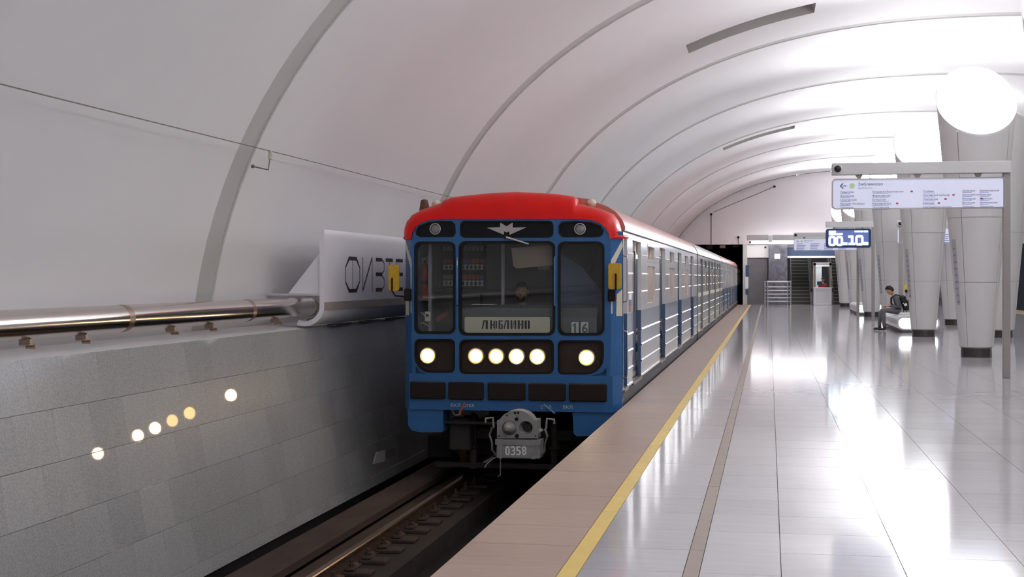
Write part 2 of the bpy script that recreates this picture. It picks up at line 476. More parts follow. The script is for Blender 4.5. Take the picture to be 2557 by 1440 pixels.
# ------------------------------------------------------------------ granite side walls with separate slabs
WX = lambda h: -5.743 + .205*h           # wall face at h metres below the eye
hT, hB = .634, 2.79
sl_ = math.hypot(hB-hT, .205*(hB-hT)); tilt = math.atan(.205)
wl = thing('wall_left', (WX(hB), 0, H-hB), kind='structure', label='leaning grey granite slab wall beside the track')
back = lambda s_: [(s_(WX(hT)-.02), H-hT), (s_(WX(hB)-.02), H-hB), (s_(-6.4), H-hB), (s_(-6.6), H-hT-.02)]
part('footing', B().box(-6.4, WX(hB)-.03, Y0, 81, H-hB-.5, H-hB), 'concrete_pit', wl)
part('backing', B().prism(back(lambda x: x), lambda p, q, t: (p, t, q), Y0, 81), 'granite_joint', wl)
CW, CH_ = .60, .4125
ncour = 6
meshes = {}
for r in range(ncour):
    hh = min(CH_, sl_ - r*CH_)
    if hh < .03: continue
    for k in range(34):
        y = 4.6 + CW*k + (CW*.5 if r % 2 else 0) + .15
        key = round(hh, 3)
        if key not in meshes:
            q = B().cbox(0, .02, -CW/2+.0008, CW/2-.0008, -hh+.0012, -.0012, .0015)
            me = bpy.data.meshes.new('granite_slab'); me.from_pydata(q.v, [], q.f); finish(me, 0); me.materials.append(MATS['granite']); meshes[key] = me
        o = bpy.data.objects.new('granite_slab', meshes[key]); C.objects.link(o); o.parent = wl
        s_ = r*CH_; h_ = hT + s_*math.cos(tilt)
        o.location = Vector((WX(h_)-.02 + random.uniform(0, .0007), y, H-h_)) - Vector(wl.location)
        o.rotation_euler = (0, -tilt, 0)
far = B()
fp = [(WX(hT), H-hT), (WX(hB), H-hB), (WX(hB)-.02, H-hB), (WX(hT)-.02, H-hT)]
far.prism(fp, lambda p, q, t: (p, t, q), 24.75, 81); far.prism(fp, lambda p, q, t: (p, t, q), Y0, 4.45)
part('slab_run', far, 'granite_far', wl)
wr = thing('wall_right', (2*VX-WX(hB), 0, H-hB), kind='structure', label='granite wall across the far track')
mir = lambda x: 2*VX - x
part('backing', B().prism([(mir(p), q) for p, q in back(lambda x: x)], lambda p, q, t: (p, t, q), Y0, 81), 'granite_far', wr)
# sloping white ledge between granite and vault
for sgn, nm in ((1, 'trim_1'), (-1, 'trim_2')):
    f_ = (lambda x: x) if sgn == 1 else mir
    struct(nm, B().prism([(f_(WX(hT)-.005), H-hT-.03), (f_(WX(hT)-.005), H-hT+.004), (f_(-5.75), H-hT+.02), (f_(-6.35), H-hT+.06), (f_(-6.35), H-hT-.03)], lambda p, q, t: (p, t, q), Y0, 81), 'vault_plaster')
m1 = thing('wall_marker', (-5.2, 20.0, -.4), 'two small white plates low on the granite wall beside the train', 'marker')
for (ua, ub, va, vb, kk) in ((931, 960, 1126, 1158, 0), (962, 987, 1121, 1142, 1)):
    P = []
    for (u, v) in ((ua, vb), (ub, vb-6), (ub, va-3), (ua+(8 if kk == 0 else 0), va+2)):
        X_ = -5.3
        for _ in range(6):
            Y_, Z_ = onX(u, v, X_); X_ = WX(H-Z_)
        P.append((Y_, Z_))
    part('plate', B().prism(P, lambda p, q, t: (WX(H-q)+t, p, q), .001, .007), 'white_print' if kk == 0 else 'coupler_grey', m1)

# ------------------------------------------------------------------ pipe rail, name panel, wire
PX, PZ, PRad = -5.72, 1.19, .122
pp = thing('pipe_rail', (PX, 5, PZ-PRad), 'thick stainless steel pipe running along the foot of the vault', 'pipe')
part('pipe', B().lathe([(PRad, -20), (PRad, 16.95)], (PX, 0, PZ), 'y', 40), 'steel', pp, smooth=SM)
part('end_collar', B().lathe([(PRad+.004, 16.93), (PRad+.006, 16.99), (PRad-.02, 17.0), (PRad-.03, 16.96)], (PX, 0, PZ), 'y', 40), 'steel_dark', pp, smooth=SM)
for u in (300, 612): # welded seams
    y = onX(u, 760, PX)[0]
    part('weld_seam', B().lathe([(PRad+.0005, y-.05), (PRad+.002, y-.03), (PRad+.001, y-.005), (PRad+.0025, y+.006), (PRad+.0005, y+.06)], (PX, 0, PZ), 'y', 40, caps=False), 'steel_stain', pp, smooth=SM)
for u in (60, 200, 423, 520, 683):
    y = onX(u, 820, PX)[0]
    part('clamp', B().box(PX-.035, PX+.06, y-.018, y+.018, PZ-PRad-.028, PZ-PRad+.01).cbox(PX-.02, PX+.075, y-.05, y+.05, PZ-PRad-.040, PZ-PRad-.026, .004).lathe([(.016, -.02), (.016, .06)], (PX+.04, y, PZ-PRad-.052), 'x', 8), 'steel_stain', pp)

NX = -5.35; NY0, NY1 = 16.45, 21.65; ZT = 2.145; RJ = .255; TJ = .06
sgn = thing('name_panel', (NX, NY0, .94), 'white station name panel curling under the steel pipe beside the train', 'sign')
prof = [(NX, ZT), (NX, PZ+.02)] + [(NX-RJ+RJ*math.cos(a), PZ+.02-RJ*.98*math.sin(a)) for a in [math.radians(8*k) for k in range(1, 15)]]
inner = []
for i, (p, q) in enumerate(prof):
    if i < 2: inner.append((p-TJ, q))
    else:
        a = math.radians(8*(i-1)); inner.append((NX-RJ+(RJ-TJ)*math.cos(a), PZ+.02-(RJ*.98-TJ)*math.sin(a)))
bb = B()
for y in (NY0, NY1): bb.grid([[(p, y, q) for p, q in prof], [(p, y, q) for p, q in inner]])
bb.grid([[(p, NY0, q) for p, q in prof], [(p, NY1, q) for p, q in prof]]); bb.grid([[(p, NY0, q) for p, q in inner], [(p, NY1, q) for p, q in inner]])
bb.grid([[(prof[0][0], y, prof[0][1]) for y in (NY0, NY1)], [(inner[0][0], y, inner[0][1]) for y in (NY0, NY1)]])
bb.grid([[(prof[-1][0], y, prof[-1][1]) for y in (NY0, NY1)], [(inner[-1][0], y, inner[-1][1]) for y in (NY0, NY1)]])
part('panel', bb, 'panel_white', sgn, smooth=math.radians(30))
part('steel_band', B().box(NX-.002, NX+.006, NY0, NY1, 1.155, 1.255), 'steel_brushed', sgn)
for y in (NY0+.06, NY1-.06):
    part('gusset', B().prism([(NX-TJ, 1.88), (NX-TJ, 1.36), (NX-TJ-.42, 1.36)], lambda p, q, t: (p, t, q), y, y+.02), 'panel_white', sgn)
    part('support_plate', B().box(NX-.75, NX-TJ, y-.05, y+.08, 1.335, 1.358), 'steel_light', sgn)
    part('hanger', B().tube([(NX-.08, y+.03, 1.34), (NX-.09, y+.03, 1.2), (NX-.14, y+.03, 1.08), (NX-.25, y+.03, 1.03)], .012), 'steel_dark', sgn)
for y in (17.4, 18.8, 20.2):
    part('under_lamp', B().cbox(-5.62, -5.50, y, y+.7, .928, .955, .006), 'steel_dark', sgn)
# name lettering: heavy horizontals, hairline verticals, cut letters
LZ0, LZ1 = 1.36, 1.83; LH = LZ1-LZ0
lt = B()
def lq(pts): lt.prism(pts, lambda p, q, t: (NX+t, p, q), .0005, .003)
def ln(ya, za, yb, zb, w_=.010):
    d = Vector((yb-ya, zb-za)); n_ = Vector((-d.y, d.x)).normalized()*w_/2
    lq([(ya+n_.x, za+n_.y), (ya-n_.x, za-n_.y), (yb-n_.x, zb-n_.y), (yb+n_.x, zb+n_.y)])
ya, yb = 17.31, 17.97; ym = (ya+yb)/2; bw = .05
oct_ = [(ya, LZ0+.14), (ya+.16, LZ0), (yb-.16, LZ0), (yb, LZ0+.14), (yb, LZ1-.14), (yb-.16, LZ1), (ya+.16, LZ1), (ya, LZ1-.14)]
ino = [(p + (.018 if p < ym else -.018), q + (bw if q < LZ0+.05 else (-bw if q > LZ1-.05 else (.01 if q < 1.6 else -.01)))) for p, q in oct_]
for i in range(8):
    j = (i+1) % 8; lq([oct_[i], oct_[j], ino[j], ino[i]])
ln(ym, LZ0+.03, ym, LZ1-.03, .012)
ln(18.10, LZ0, 18.10, LZ1, .014); ln(18.55, LZ0, 18.55, LZ1, .010); ln(18.11, LZ0+.03, 18.55, LZ1, .03)
for z in (LZ0, (LZ0+LZ1)/2-.018, LZ1-bw): lq([(18.74, z), (19.04, z), (19.04, z+bw), (18.74, z+bw)])
for za, zb in ((LZ0+.01, 1.595), (1.595, LZ1-.01)):
    zm = (za+zb)/2; ln(19.04, za+.01, 19.16, za+.06, .016); ln(19.16, za+.06, 19.16, zb-.06, .012); ln(19.16, zb-.06, 19.04, zb-.01, .016)
lq([(19.25, LZ1-bw), (19.62, LZ1-bw), (19.62, LZ1), (19.25, LZ1)]); ln(19.435, LZ0, 19.435, LZ1-bw, .014)
for z in (LZ0, (LZ0+LZ1)/2-.018, LZ1-bw): lq([(19.80, z), (20.18, z), (20.18, z+bw), (19.80, z+bw)])
ln(19.80, LZ0, 19.80, LZ1, .012)
ln(20.34, LZ0, 20.80, LZ1, .03); ln(20.34, LZ1, 20.80, LZ0, .014)
part('lettering', lt, 'letter_dark', sgn, label='dark cut lettering of the station name')

wx, wz = -5.42, 2.955
cw = thing('wall_wire', (wx, 5, wz), 'thin wire strung along the vault on bracket insulators', 'wire')
part('wire', B().tube([(wx, Y0, wz), (wx, 10, wz-.01), (wx, 15.3, wz), (wx, 40, wz-.02)], .0052, 6), 'wire', cw)
yb_ = onX(675, 372, wx)[0]
part('insulator', B().lathe([(.012, -.065), (.026, -.06), (.028, -.01), (.018, 0), (.024, .008), (.02, .03)], (wx, yb_, wz-.03), 'z', 10), 'ceramic', cw)
part('bracket', B().tube([(wx, yb_, wz-.05), (wx-.015, yb_-.02, wz-.21), (wx-.19, yb_-.05, wz-.17)], .008, 6), 'wire', cw)
part('stud', B().lathe([(.02, 0), (.02, .03)], (wx-.20, yb_-.05, wz-.17), 'x', 8), 'wire', cw)

# ------------------------------------------------------------------ people
def skin_body(joints, edges, mats, seed_root):
    """joints name->(xyz, r); edges (a, b, material index): one continuous skinned mesh, faces coloured by the nearest limb"""
    names = list(joints); idx = {n: i for i, n in enumerate(names)}
    me = bpy.data.meshes.new('body'); me.from_pydata([joints[n][0] for n in names], [(idx[a], idx[b]) for a, b, m in edges], [])
    o = bpy.data.objects.new('tmp', me); C.objects.link(o)
    o.modifiers.new('skin', 'SKIN').use_smooth_shade = True
    for i, n in enumerate(names):
        sv = me.skin_vertices[0].data[i]; r = joints[n][1]
        sv.radius = r if isinstance(r, tuple) else (r, r); sv.use_root = (n == seed_root)
    sub = o.modifiers.new('sub', 'SUBSURF'); sub.levels = 2; sub.render_levels = 2
    dg = bpy.context.evaluated_depsgraph_get(); dg.update()
    ev = bpy.data.meshes.new_from_object(o.evaluated_get(dg))
    segs = [(Vector(joints[a][0]), Vector(joints[b][0]), m) for a, b, m in edges]
    vs = [tuple(v.co) for v in ev.vertices]; fs = [tuple(p.vertices) for p in ev.polygons]; mi = []
    for p in ev.polygons:
        c = p.center; best = (9, 0)
        for a, b, m in segs:
            d = b-a; t = max(0, min(1, (c-a).dot(d)/max(d.length_squared, 1e-9))); q = (c-(a+d*t)).length
            if q < best[0]: best = (q, m)
        mi.append(best[1])
    bpy.data.objects.remove(o); bpy.data.meshes.remove(me); bpy.data.meshes.remove(ev)
    return vs, fs, mi
def head_mesh(c, fwd, pitch, size, skin_i, eye_i, brow_i):
    """head with jaw, nose, ears, eyes, mouth; fwd is the yaw direction it looks to"""
    vs = []; fs = []; mi = []
    def ap(b, m):
        n = len(vs); vs.extend(b.v); fs.extend([tuple(i+n for i in q) for q in b.f]); mi.extend([m]*len(b.f))
    rows = []; NR, NS = 16, 20
    for i in range(NR+1):
        a = PI*i/NR - PI/2; z = math.sin(a); rr = max(math.cos(a), .01)
        row = []
        for k in range(NS):
            p = 2*PI*k/NS; x, y = rr*math.cos(p), rr*math.sin(p)     # +y is the face
            sx, sy = .74, .92
            if z < -.1: sx *= 1+.34*(z+.1); sy *= 1+.10*(z+.1)
            yy = y*sy + (.06 if (y > 0 and z < -.2) else 0)*max(0, y)
            if y > .3 and -.05 < z < .25: yy -= .05*(1-abs(z-.1)/.15)      # eye sockets
            row.append((x*sx, yy, z*1.12))
        rows.append(row)
    ap(B().grid(rows, True), skin_i)
    ap(B().add([(0, .88, .12), (-.13, .86, -.22), (.13, .86, -.22), (0, 1.10, -.20), (0, .86, -.30)], [(0,1,3),(0,3,2),(1,4,3),(4,2,3)]), skin_i)
    for s_ in (-1, 1):
        ap(B().ball((s_*.74, -.05, -.02), .2, (.35, .8, 1.2), 8, 6), skin_i)
        ap(B().ball((s_*.27, .80, .10), .085, (1.2, .7, .7), 8, 6), eye_i)
        ap(B().ball((s_*.27, .855, .10), .04, (1, .6, 1), 6, 4), brow_i)
        ap(B().box(s_*.27-.16, s_*.27+.16, .80, .90, .21, .27), brow_i)
    ap(B().box(-.2, .2, .80, .885, -.48, -.43), brow_i)
    R = Matrix.Rotation(fwd, 3, 'Z') @ Matrix.Rotation(-pitch, 3, 'X')
    vs = [tuple(Vector(c) + R @ (Vector(v)*size)) for v in vs]
    return vs, fs, mi, R
def person(name, root_loc, pieces, mats, label, hair=None, extra=()):
    r = thing(name, root_loc, label, 'person')
    vs = []; fs = []; mi = []
    for v_, f_, m_ in pieces:
        n = len(vs); vs += v_; fs += [tuple(i+n for i in q) for q in f_]; mi += m_
    me = bpy.data.meshes.new('body'); off = Vector(root_loc)
    me.from_pydata([tuple(Vector(v)-off) for v in vs], [], fs); finish(me, 1.2)
    for m in mats: me.materials.append(MATS[m])
    for p, i in zip(me.polygons, mi): p.material_index = i
    o = bpy.data.objects.new('body', me); C.objects.link(o); o.parent = r
    return r
def hair_mesh(c, R, size, spiky=.10, seed=1, locks=0):
    """cap of hair that ends above the brow and ears, with separate tufts when locks is set"""
    rnd = random.Random(seed); rows = []
    low = lambda p: (.62 if math.sin(p) > .35 else (.16 if math.sin(p) > -.25 else -.38)) 
    for i in range(9):
        row = []
        for k in range(20):
            p = 2*PI*k/20; lo = (low(p-.2)+low(p)+low(p+.2))/3
            ang = PI/2 - (PI/2 - lo)*(i/8); rr = 1.03 + .10*math.sin(i/8*PI*.9) + rnd.uniform(0, spiky)*(1-i/9)
            if i == 8: rr = .97
            row.append((math.cos(p)*math.cos(ang)*.76*rr, math.sin(p)*math.cos(ang)*.94*rr, math.sin(ang)*1.14*rr+.02))
        rows.append(row)
    b = B().grid(rows, True)
    for k in range(locks):
        p = rnd.uniform(0, 2*PI); an = rnd.uniform(.62, 1.45) if math.sin(p) > 0 else rnd.uniform(.1, 1.45)
        d = Vector((math.cos(p)*math.cos(an)*.78, math.sin(p)*math.cos(an)*.95, math.sin(an)*1.15))
        e = d*1.22 + Vector((rnd.uniform(-.12, .12), rnd.uniform(-.02, .26), rnd.uniform(-.02, .10)))
        b.tube([tuple(d*.98), tuple((d+e)/2+Vector((0, 0, .04))), tuple(e)], [.15, .11, .02], 5)
    b.v = [tuple(Vector(c) + R @ (Vector(v)*size)) for v in b.v]
    return b
def hand(j, e, wrist, d, up, side, pre, m, L=.17):
    """palm and five curled fingers from the wrist along d"""
    d = Vector(d).normalized(); up = Vector(up).normalized(); s_ = d.cross(up).normalized()*side; w_ = Vector(wrist)
    j[pre+'palm'] = (tuple(w_+d*.06), (.030, .016)); e.append((pre+'wrist', pre+'palm', m))
    for k, (o_, l_) in enumerate(((-.030, .065), (-.010, .078), (.010, .074), (.029, .058))):
        a = w_ + d*.095 + s_*o_; j[f'{pre}k{k}'] = (tuple(a), .0085); e.append((pre+'palm', f'{pre}k{k}', m))
        b_ = a + d*l_*.5 - up*l_*.25; j[f'{pre}m{k}'] = (tuple(b_), .0078); e.append((f'{pre}k{k}', f'{pre}m{k}', m))
        c_ = b_ + d*l_*.25 - up*l_*.45; j[f'{pre}t{k}'] = (tuple(c_), .0068); e.append((f'{pre}m{k}', f'{pre}t{k}', m))
    a = w_ + d*.045 - s_*.042 + up*.004; j[pre+'th'] = (tuple(a), .010); e.append((pre+'palm', pre+'th', m))
    j[pre+'th2'] = (tuple(a + d*.045 - s_*.012 - up*.01), .0085); e.append((pre+'th', pre+'th2', m))

# ------------------------------------------------------------------ the train
XL, XR = -4.52, -1.77
CL = 18.2; GAP = .5
YF0 = 17.0
def tx(poly_or_fn): return poly_or_fn
roof_half = [(1.375, 2.13), (1.372, 2.20), (1.33, 2.29), (1.25, 2.385), (1.13, 2.46), (.96, 2.515), (.93, 2.545), (.60, 2.585), (0, 2.60)]
roof_poly = [(TC+x, z) for x, z in roof_half] + [(TC-x, z) for x, z in roof_half[-2::-1]]
ext = lambda p, q, t: (p, t, q)
side = lambda p, q, t: (t, p, q)
def make_car(Y, lead, low, up, roofm, label, wstripe=False):
    car = thing('metro_car', (TC, Y, -1.05), label, 'train car', 'cars of the blue metro train')
    y0 = Y + (.20 if lead else 0); y1 = Y + CL
    doors = [Y+2.1+4.65*k for k in range(4)]
    op = [(d-.62, d+.62) for d in doors]
    if lead: op = [(Y+.30, Y+.76)] + op
    segs = []; a = y0
    for p, q in op: segs.append((a, p)); a = q
    segs.append((a, y1))
    wins = [Y+4.425+4.65*k for k in range(3)]
    # right hand side, facing the platform
    for (p, q) in segs:
        holes = []
        for wc in wins:
            if p < wc < q:
                holes += [rrect(wc-.70, wc+.70, 1.16, 1.74, .06), rrect(wc-.60, wc+.60, 1.82, 2.03, .04)]
        part('lower_panel', B().box(XR-.05, XR, p, q, .18, 1.10), low, car)
        part('upper_panel', B().plate([(p, 1.10), (q, 1.10), (q, 2.13), (p, 2.13)], holes, side, XR-.05, XR), up, car)
        part('moulding', B().box(XR-.01, XR+.014, p, q, .168, .192), up, car)
        if q-p > .3:
            for z in (.83, .617, .39): part('moulding', B().tube([(XR, p+.01, z), (XR, q-.01, z)], .016, 6), low, car)
            for z in (1.36, 1.61, 1.87):
                for wc in [w_ for w_ in wins if p < w_ < q] or [None]:
                    if wc is None: part('moulding', B().tube([(XR, p+.01, z), (XR, q-.01, z)], .013, 6), up, car)
                    else:
                        part('moulding', B().tube([(XR, p+.01, z), (XR, wc-.74, z)], .013, 6), up, car); part('moulding', B().tube([(XR, wc+.74, z), (XR, q-.01, z)], .013, 6), up, car)
        if wstripe: part('waist_stripe', B().box(XR, XR+.016, p, q, 1.06, 1.16), 'cream', car)
    for k, (p, q) in enumerate(op):
        part('lintel', B().box(XR-.05, XR, p, q, 2.05, 2.13), up, car)
        part('door_sill', B().box(XR-.05, XR+.02, p, q, .14, .185), 'steel_dark', car)
        if lead and k == 0:
            dr = part('cab_door', B().plate([(p, .18), (q, .18), (q, 2.05), (p, 2.05)], [rrect(p+.06, q-.05, 1.15, 1.95, .05)], side, XR-.11, XR-.07), 'blue_side', car)
            part('pane', B().box(XR-.095, XR-.085, p+.05, q-.04, 1.14, 1.96), 'car_glass', dr); continue
        m_ = (p+q)/2
        for a_, b_ in ((p-.02, m_-.012), (m_+.012, q+.02)):
            dr = part('door_leaf', B().plate([(a_, .18), (b_, .18), (b_, 2.07), (a_, 2.07)], [rrect(a_+.11, b_-.09, 1.08, 1.93, .07)], side, XR-.105, XR-.07), low, car)
            part('pane', B().box(XR-.092, XR-.084, a_+.10, b_-.08, 1.07, 1.94), 'door_shade_tone', dr)
            part('kick_strip', B().box(XR-.07, XR-.062, a_+.02, b_-.02, .20, .26), 'steel_dark', dr)
        part('door_seal', B().box(XR-.10, XR-.066, m_-.014, m_+.014, .18, 2.06), 'rubber', car)
    for wc in wins:
        wf = part('window', B().plate(rrect(wc-.72, wc+.72, 1.14, 1.76, .07), [rrect(wc-.685, wc+.685, 1.175, 1.725, .05)], side, XR-.02, XR+.004), up, car)
        part('pane', B().box(XR-.022, XR-.016, wc-.70, wc+.70, 1.15, 1.75), 'window_tan_light', wf)
        wf = part('vent_window', B().plate(rrect(wc-.63, wc+.63, 1.79, 2.06, .04), [rrect(wc-.59, wc+.59, 1.83, 2.02, .03)], side, XR-.02, XR+.006), up, car)
        part('pane', B().box(XR-.06, XR-.052, wc-.60, wc+.60, 1.81, 2.04), 'car_glass', wf)
    part('side_skirt', B().prism([(XR-.04, .16), (XR+.005, .15), (XR-.005, -.02), (XR-.06, -.10), (XR-.10, -.10), (XR-.10, .16)], ext, y0, y1), 'skirt_dark', car)
    part('gutter', B().tube([(XR+.004, y0, 2.135), (XR+.004, y1, 2.135)], .013, 6), 'gutter_brown', car)
    # the side against the wall, roof, floor, ends
    part('wall_side', B().box(XL, XL+.05, y0, y1, .0, 2.13), low, car)
    part('roof', B().prism(roof_poly, ext, Y + (.55 if lead else 0), y1), roofm, car, smooth=math.radians(35))
    part('floor_pan', B().box(XL+.05, XR-.12, y0+.05, y1-.02, -.08, .14), 'under_dark', car)
    part('end_wall', B().box(XL+.03, XR-.03, y1-.05, y1-.01, .0, 2.13), low, car)
    if not lead: part('end_wall', B().box(XL+.03, XR-.03, Y+.01, Y+.05, .0, 2.13), low, car)
    cy = Y + (1.50 if lead else .1)
    part('interior_lining', B().box(XL+.06, XL+.10, cy, y1-.1, .15, 2.10).box(XL+.1, XR-.12, cy, y1-.1, 2.08, 2.12), 'interior_tan', car)
    part('interior_lamp', B().box(TC-.08, TC+.08, cy+.4, y1-.5, 2.02, 2.07), 'interior_glow', car)
    for k in range(3):
        yy = doors[k]+.75
        part('bench_seat', B().cbox(XR-.65, XR-.14, yy, yy+3.1, .45, .62, .03), 'seat_brown', car)
    for yy in (Y+2.4, Y+CL-2.4):
        part('bogie_frame', B().box(TC-.95, TC+.95, yy-1.25, yy+1.25, -.78, -.48), 'under_dark', car)
        for dy in (-1.05, 1.05):
            for s_ in (-1, 1):
                part('wheel', B().lathe([(.40, -.08), (.42, -.045), (.388, -.04), (.385, .055), (.33, .06), (.30, .02), (.12, .02), (.10, .08)] if s_ > 0 else
                     [(.10, -.08), (.12, -.02), (.30, -.02), (.33, -.06), (.385, -.055), (.388, .04), (.42, .045), (.40, .08)], (TC+s_*GA, yy+dy, -1.05+.386), 'x', 28), 'rail_steel', car, smooth=SM)
            part('axle', B().lathe([(.07, -.75), (.07, .75)], (TC, yy+dy, -.664), 'x', 12), 'under_dark', car)
    part('equipment_box', B().cbox(TC-1.15, TC+1.15, Y+4.4, Y+CL-4.6, -.72, -.10, .03), 'under_dark', car)
    return car
lead = make_car(YF0, True, 'blue_side', 'cream_side', 'red_roof', 'leading blue metro car with red roof cap and six lit headlamps')
make_car(YF0+CL+GAP, False, 'grey_side', 'grey_side', 'grey_roof', 'grey-green second metro car with cream waist stripe coupled behind the leading car', True)
make_car(YF0+2*(CL+GAP), False, 'blue_side', 'cream_side', 'red_roof', 'third metro car with blue lower side and red roof near the portal')
make_car(YF0+3*(CL+GAP), False, 'blue_side', 'cream_side', 'orange_roof', 'last metro car standing half inside the dark tunnel portal')

# --- front of the leading car
def fp(u, v, y=YF0): return onY(u, v, y)
def px(pts, y=YF0): return [fp(u, v, y) for u, v in pts]
fy = lambda p, q, t: (p, t, q)
mask_out = [(1028,600),(1031,580),(1040,566),(1053,555),(1075,548),(1110,545),(1275,545),(1440,545),(1475,548),(1503,557),(1518,573),(1525,598),(1526,890),(1519,914),(1502,931),(1470,939),(1275,938),(1085,936),(1055,930),(1036,912),(1028,890)]
def prr(u0, u1, v0, v1, r): return rrect(u0, u1, v0, v1, r, 5)
tl = [(1039,576),(1046,564),(1070,555),(1100,552),(1128,553),(1136,561),(1137,582),(1130,591),(1052,591),(1041,586)]
tr = [(1396,582),(1396,563),(1404,554),(1440,552),(1475,555),(1498,563),(1507,575),(1503,586),(1493,591),(1405,591)]
wins_px = [prr(1036,1136,604,832,15), prr(1147,1385,603,836,17), prr(1394,1508,604,836,17)]
tops_px = [tl, prr(1150,1381,552,592,12), tr]
lows_px = [prr(1036,1135,847,929,[12,12,12,40]), prr(1148,1382,848,932,14), prr(1394,1507,850,933,[12,12,42,12])]
part('front_mask', B().plate(px(mask_out), [px(h) for h in wins_px + tops_px + lows_px], fy, YF0, YF0+.07), 'blue_paint', lead)
def shrink(poly, k):
    cx_ = (min(p[0] for p in poly)+max(p[0] for p in poly))/2; cy_ = (min(p[1] for p in poly)+max(p[1] for p in poly))/2
    hx = (max(p[0] for p in poly)-min(p[0] for p in poly))/2; hy = (max(p[1] for p in poly)-min(p[1] for p in poly))/2
    return [(cx_+(p[0]-cx_)*(hx-k)/hx, cy_+(p[1]-cy_)*(hy-k)/hy) for p in poly]
for w_ in wins_px:
    g = part('windscreen', B().plate(px(shrink(w_, -1.5)), [px(shrink(w_, 5))], fy, YF0-.006, YF0+.04), 'rubber', lead, label='black rubber windscreen surround')
    part('pane', B().prism(px(shrink(w_, 3)), fy, YF0+.018, YF0+.024), 'cab_glass', g)
for k, w_ in enumerate(tops_px):
    g = part('header_panel', B().plate(px(shrink(w_, -1.2)), [px(shrink(w_, 3))], fy, YF0-.005, YF0+.03), 'rubber', lead)
    part('backing', B().prism(px(shrink(w_, -2)), fy, YF0+.022, YF0+.05), 'face_black', g)
for k, w_ in enumerate(lows_px):
    g = part('lamp_recess', B().plate(px(shrink(w_, -1.2)), [px(shrink(w_, 3))], fy, YF0-.004, YF0+.03), 'rubber', lead)
    part('backing', B().prism(px(shrink(w_, -4)), fy, YF0+.045, YF0+.066), 'lamp_panel', g)
for u, v, m_ in ((1067,888,'headlamp_hot'),(1187,889,'headlamp_warm'),(1238,889.5,'headlamp_warm'),(1289,890,'headlamp_hot'),(1341,890.5,'headlamp_hot'),(1464,893,'headlamp_hot')):
    X_, Z_ = fp(u, v)
    h_ = part('headlamp', B().lathe([(.104, YF0+.05), (.106, YF0+.02), (.094, YF0+.012), (.090, YF0+.04)], (X_, 0, Z_), 'y', 28, caps=False), 'lamp_grey', lead, smooth=SM)
    part('lens', B().lathe([(.078, YF0+.045), (.076, YF0+.026), (.05, YF0+.018), (.004, YF0+.014)], (X_, 0, Z_), 'y', 28), m_, h_, smooth=SM, label='glowing warm headlamp lens')
    part('lens_edge', B().lathe([(.077, YF0+.027), (.092, YF0+.034), (.092, YF0+.045)], (X_, 0, Z_), 'y', 28, caps=False), 'headlamp_amber', h_, smooth=SM)
for u, v in ((1086,571),(1448,571)):
    X_, Z_ = fp(u, v)
    h_ = part('marker_lamp', B().lathe([(.070, YF0+.03), (.072, YF0+.008), (.060, YF0+.005), (.058, YF0+.025)], (X_, 0, Z_), 'y', 24, caps=False), 'emblem', lead, smooth=SM)
    part('lens', B().lathe([(.060, YF0+.024), (.03, YF0+.016), (.003, YF0+.014)], (X_, 0, Z_), 'y', 24), 'lamp_grey', h_, smooth=SM)
em = [(1215,568),(1248,567),(1249,555),(1264,565),(1280,555),(1280,568),(1314,567),(1272,586),(1271,577),(1264.5,580),(1258,577),(1258,586)]
part('emblem', B().prism(px(em), fy, YF0+.010, YF0+.022), 'emblem', lead, label='grey winged letter M emblem')
for (u0, v0, u1, v1) in ((1258, 594, 1270, 576),): 
    part('wiper_pivot', B().lathe([(.03, YF0-.02), (.03, YF0+.03)], (*[fp(1262, 590)[0]], 0, fp(1262, 590)[1]), 'y', 10), 'rubber', lead)
a_, b_ = fp(1265, 592), fp(1321, 609)
part('wiper', B().tube([(a_[0], YF0-.025, a_[1]), (b_[0], YF0-.03, b_[1])], [.012, .008], 8), 'cream', lead)
for u in (1143, 1386):
    a_, b_ = fp(u, 640), fp(u, 763)
    part('grab_rail', B().tube([(a_[0], YF0+.01, a_[1]), (a_[0], YF0-.035, a_[1]-.015), (a_[0], YF0-.04, a_[1]-.05), (b_[0], YF0-.04, b_[1]+.05), (b_[0], YF0-.035, b_[1]+.015), (b_[0], YF0+.01, b_[1])], .011, 8), 'blue_handle', lead, smooth=SM)
# corner pillars and sill band
ZE = 2.12
for pl in ([(-1.90, YF0+.01), (XR, YF0+.20), (XR, YF0+.26), (-1.95, YF0+.26), (-1.95, YF0+.01)], [(2*TC+1.90, YF0+.01), (XL, YF0+.20), (XL, YF0+.26), (2*TC+1.95, YF0+.26), (2*TC+1.95, YF0+.01)]):
    part('corner_pillar', B().prism(pl, lambda p, q, t: (p, q, t), .33, ZE), 'blue_paint', lead)
part('sill_band', B().prism([(XR, YF0+.26), (XR, YF0+.18), (-1.87, YF0-.005), (2*TC+1.87, YF0-.005), (XL, YF0+.18), (XL, YF0+.26)], lambda p, q, t: (p, q, t), -.088, .36), 'blue_paint', lead)
for s_ in (1, -1):
    part('corner_filler', B().box(*sorted((TC+s_*1.0, TC+s_*1.24)), YF0+.0665, YF0+.2, .33, .56), 'blue_paint', lead)
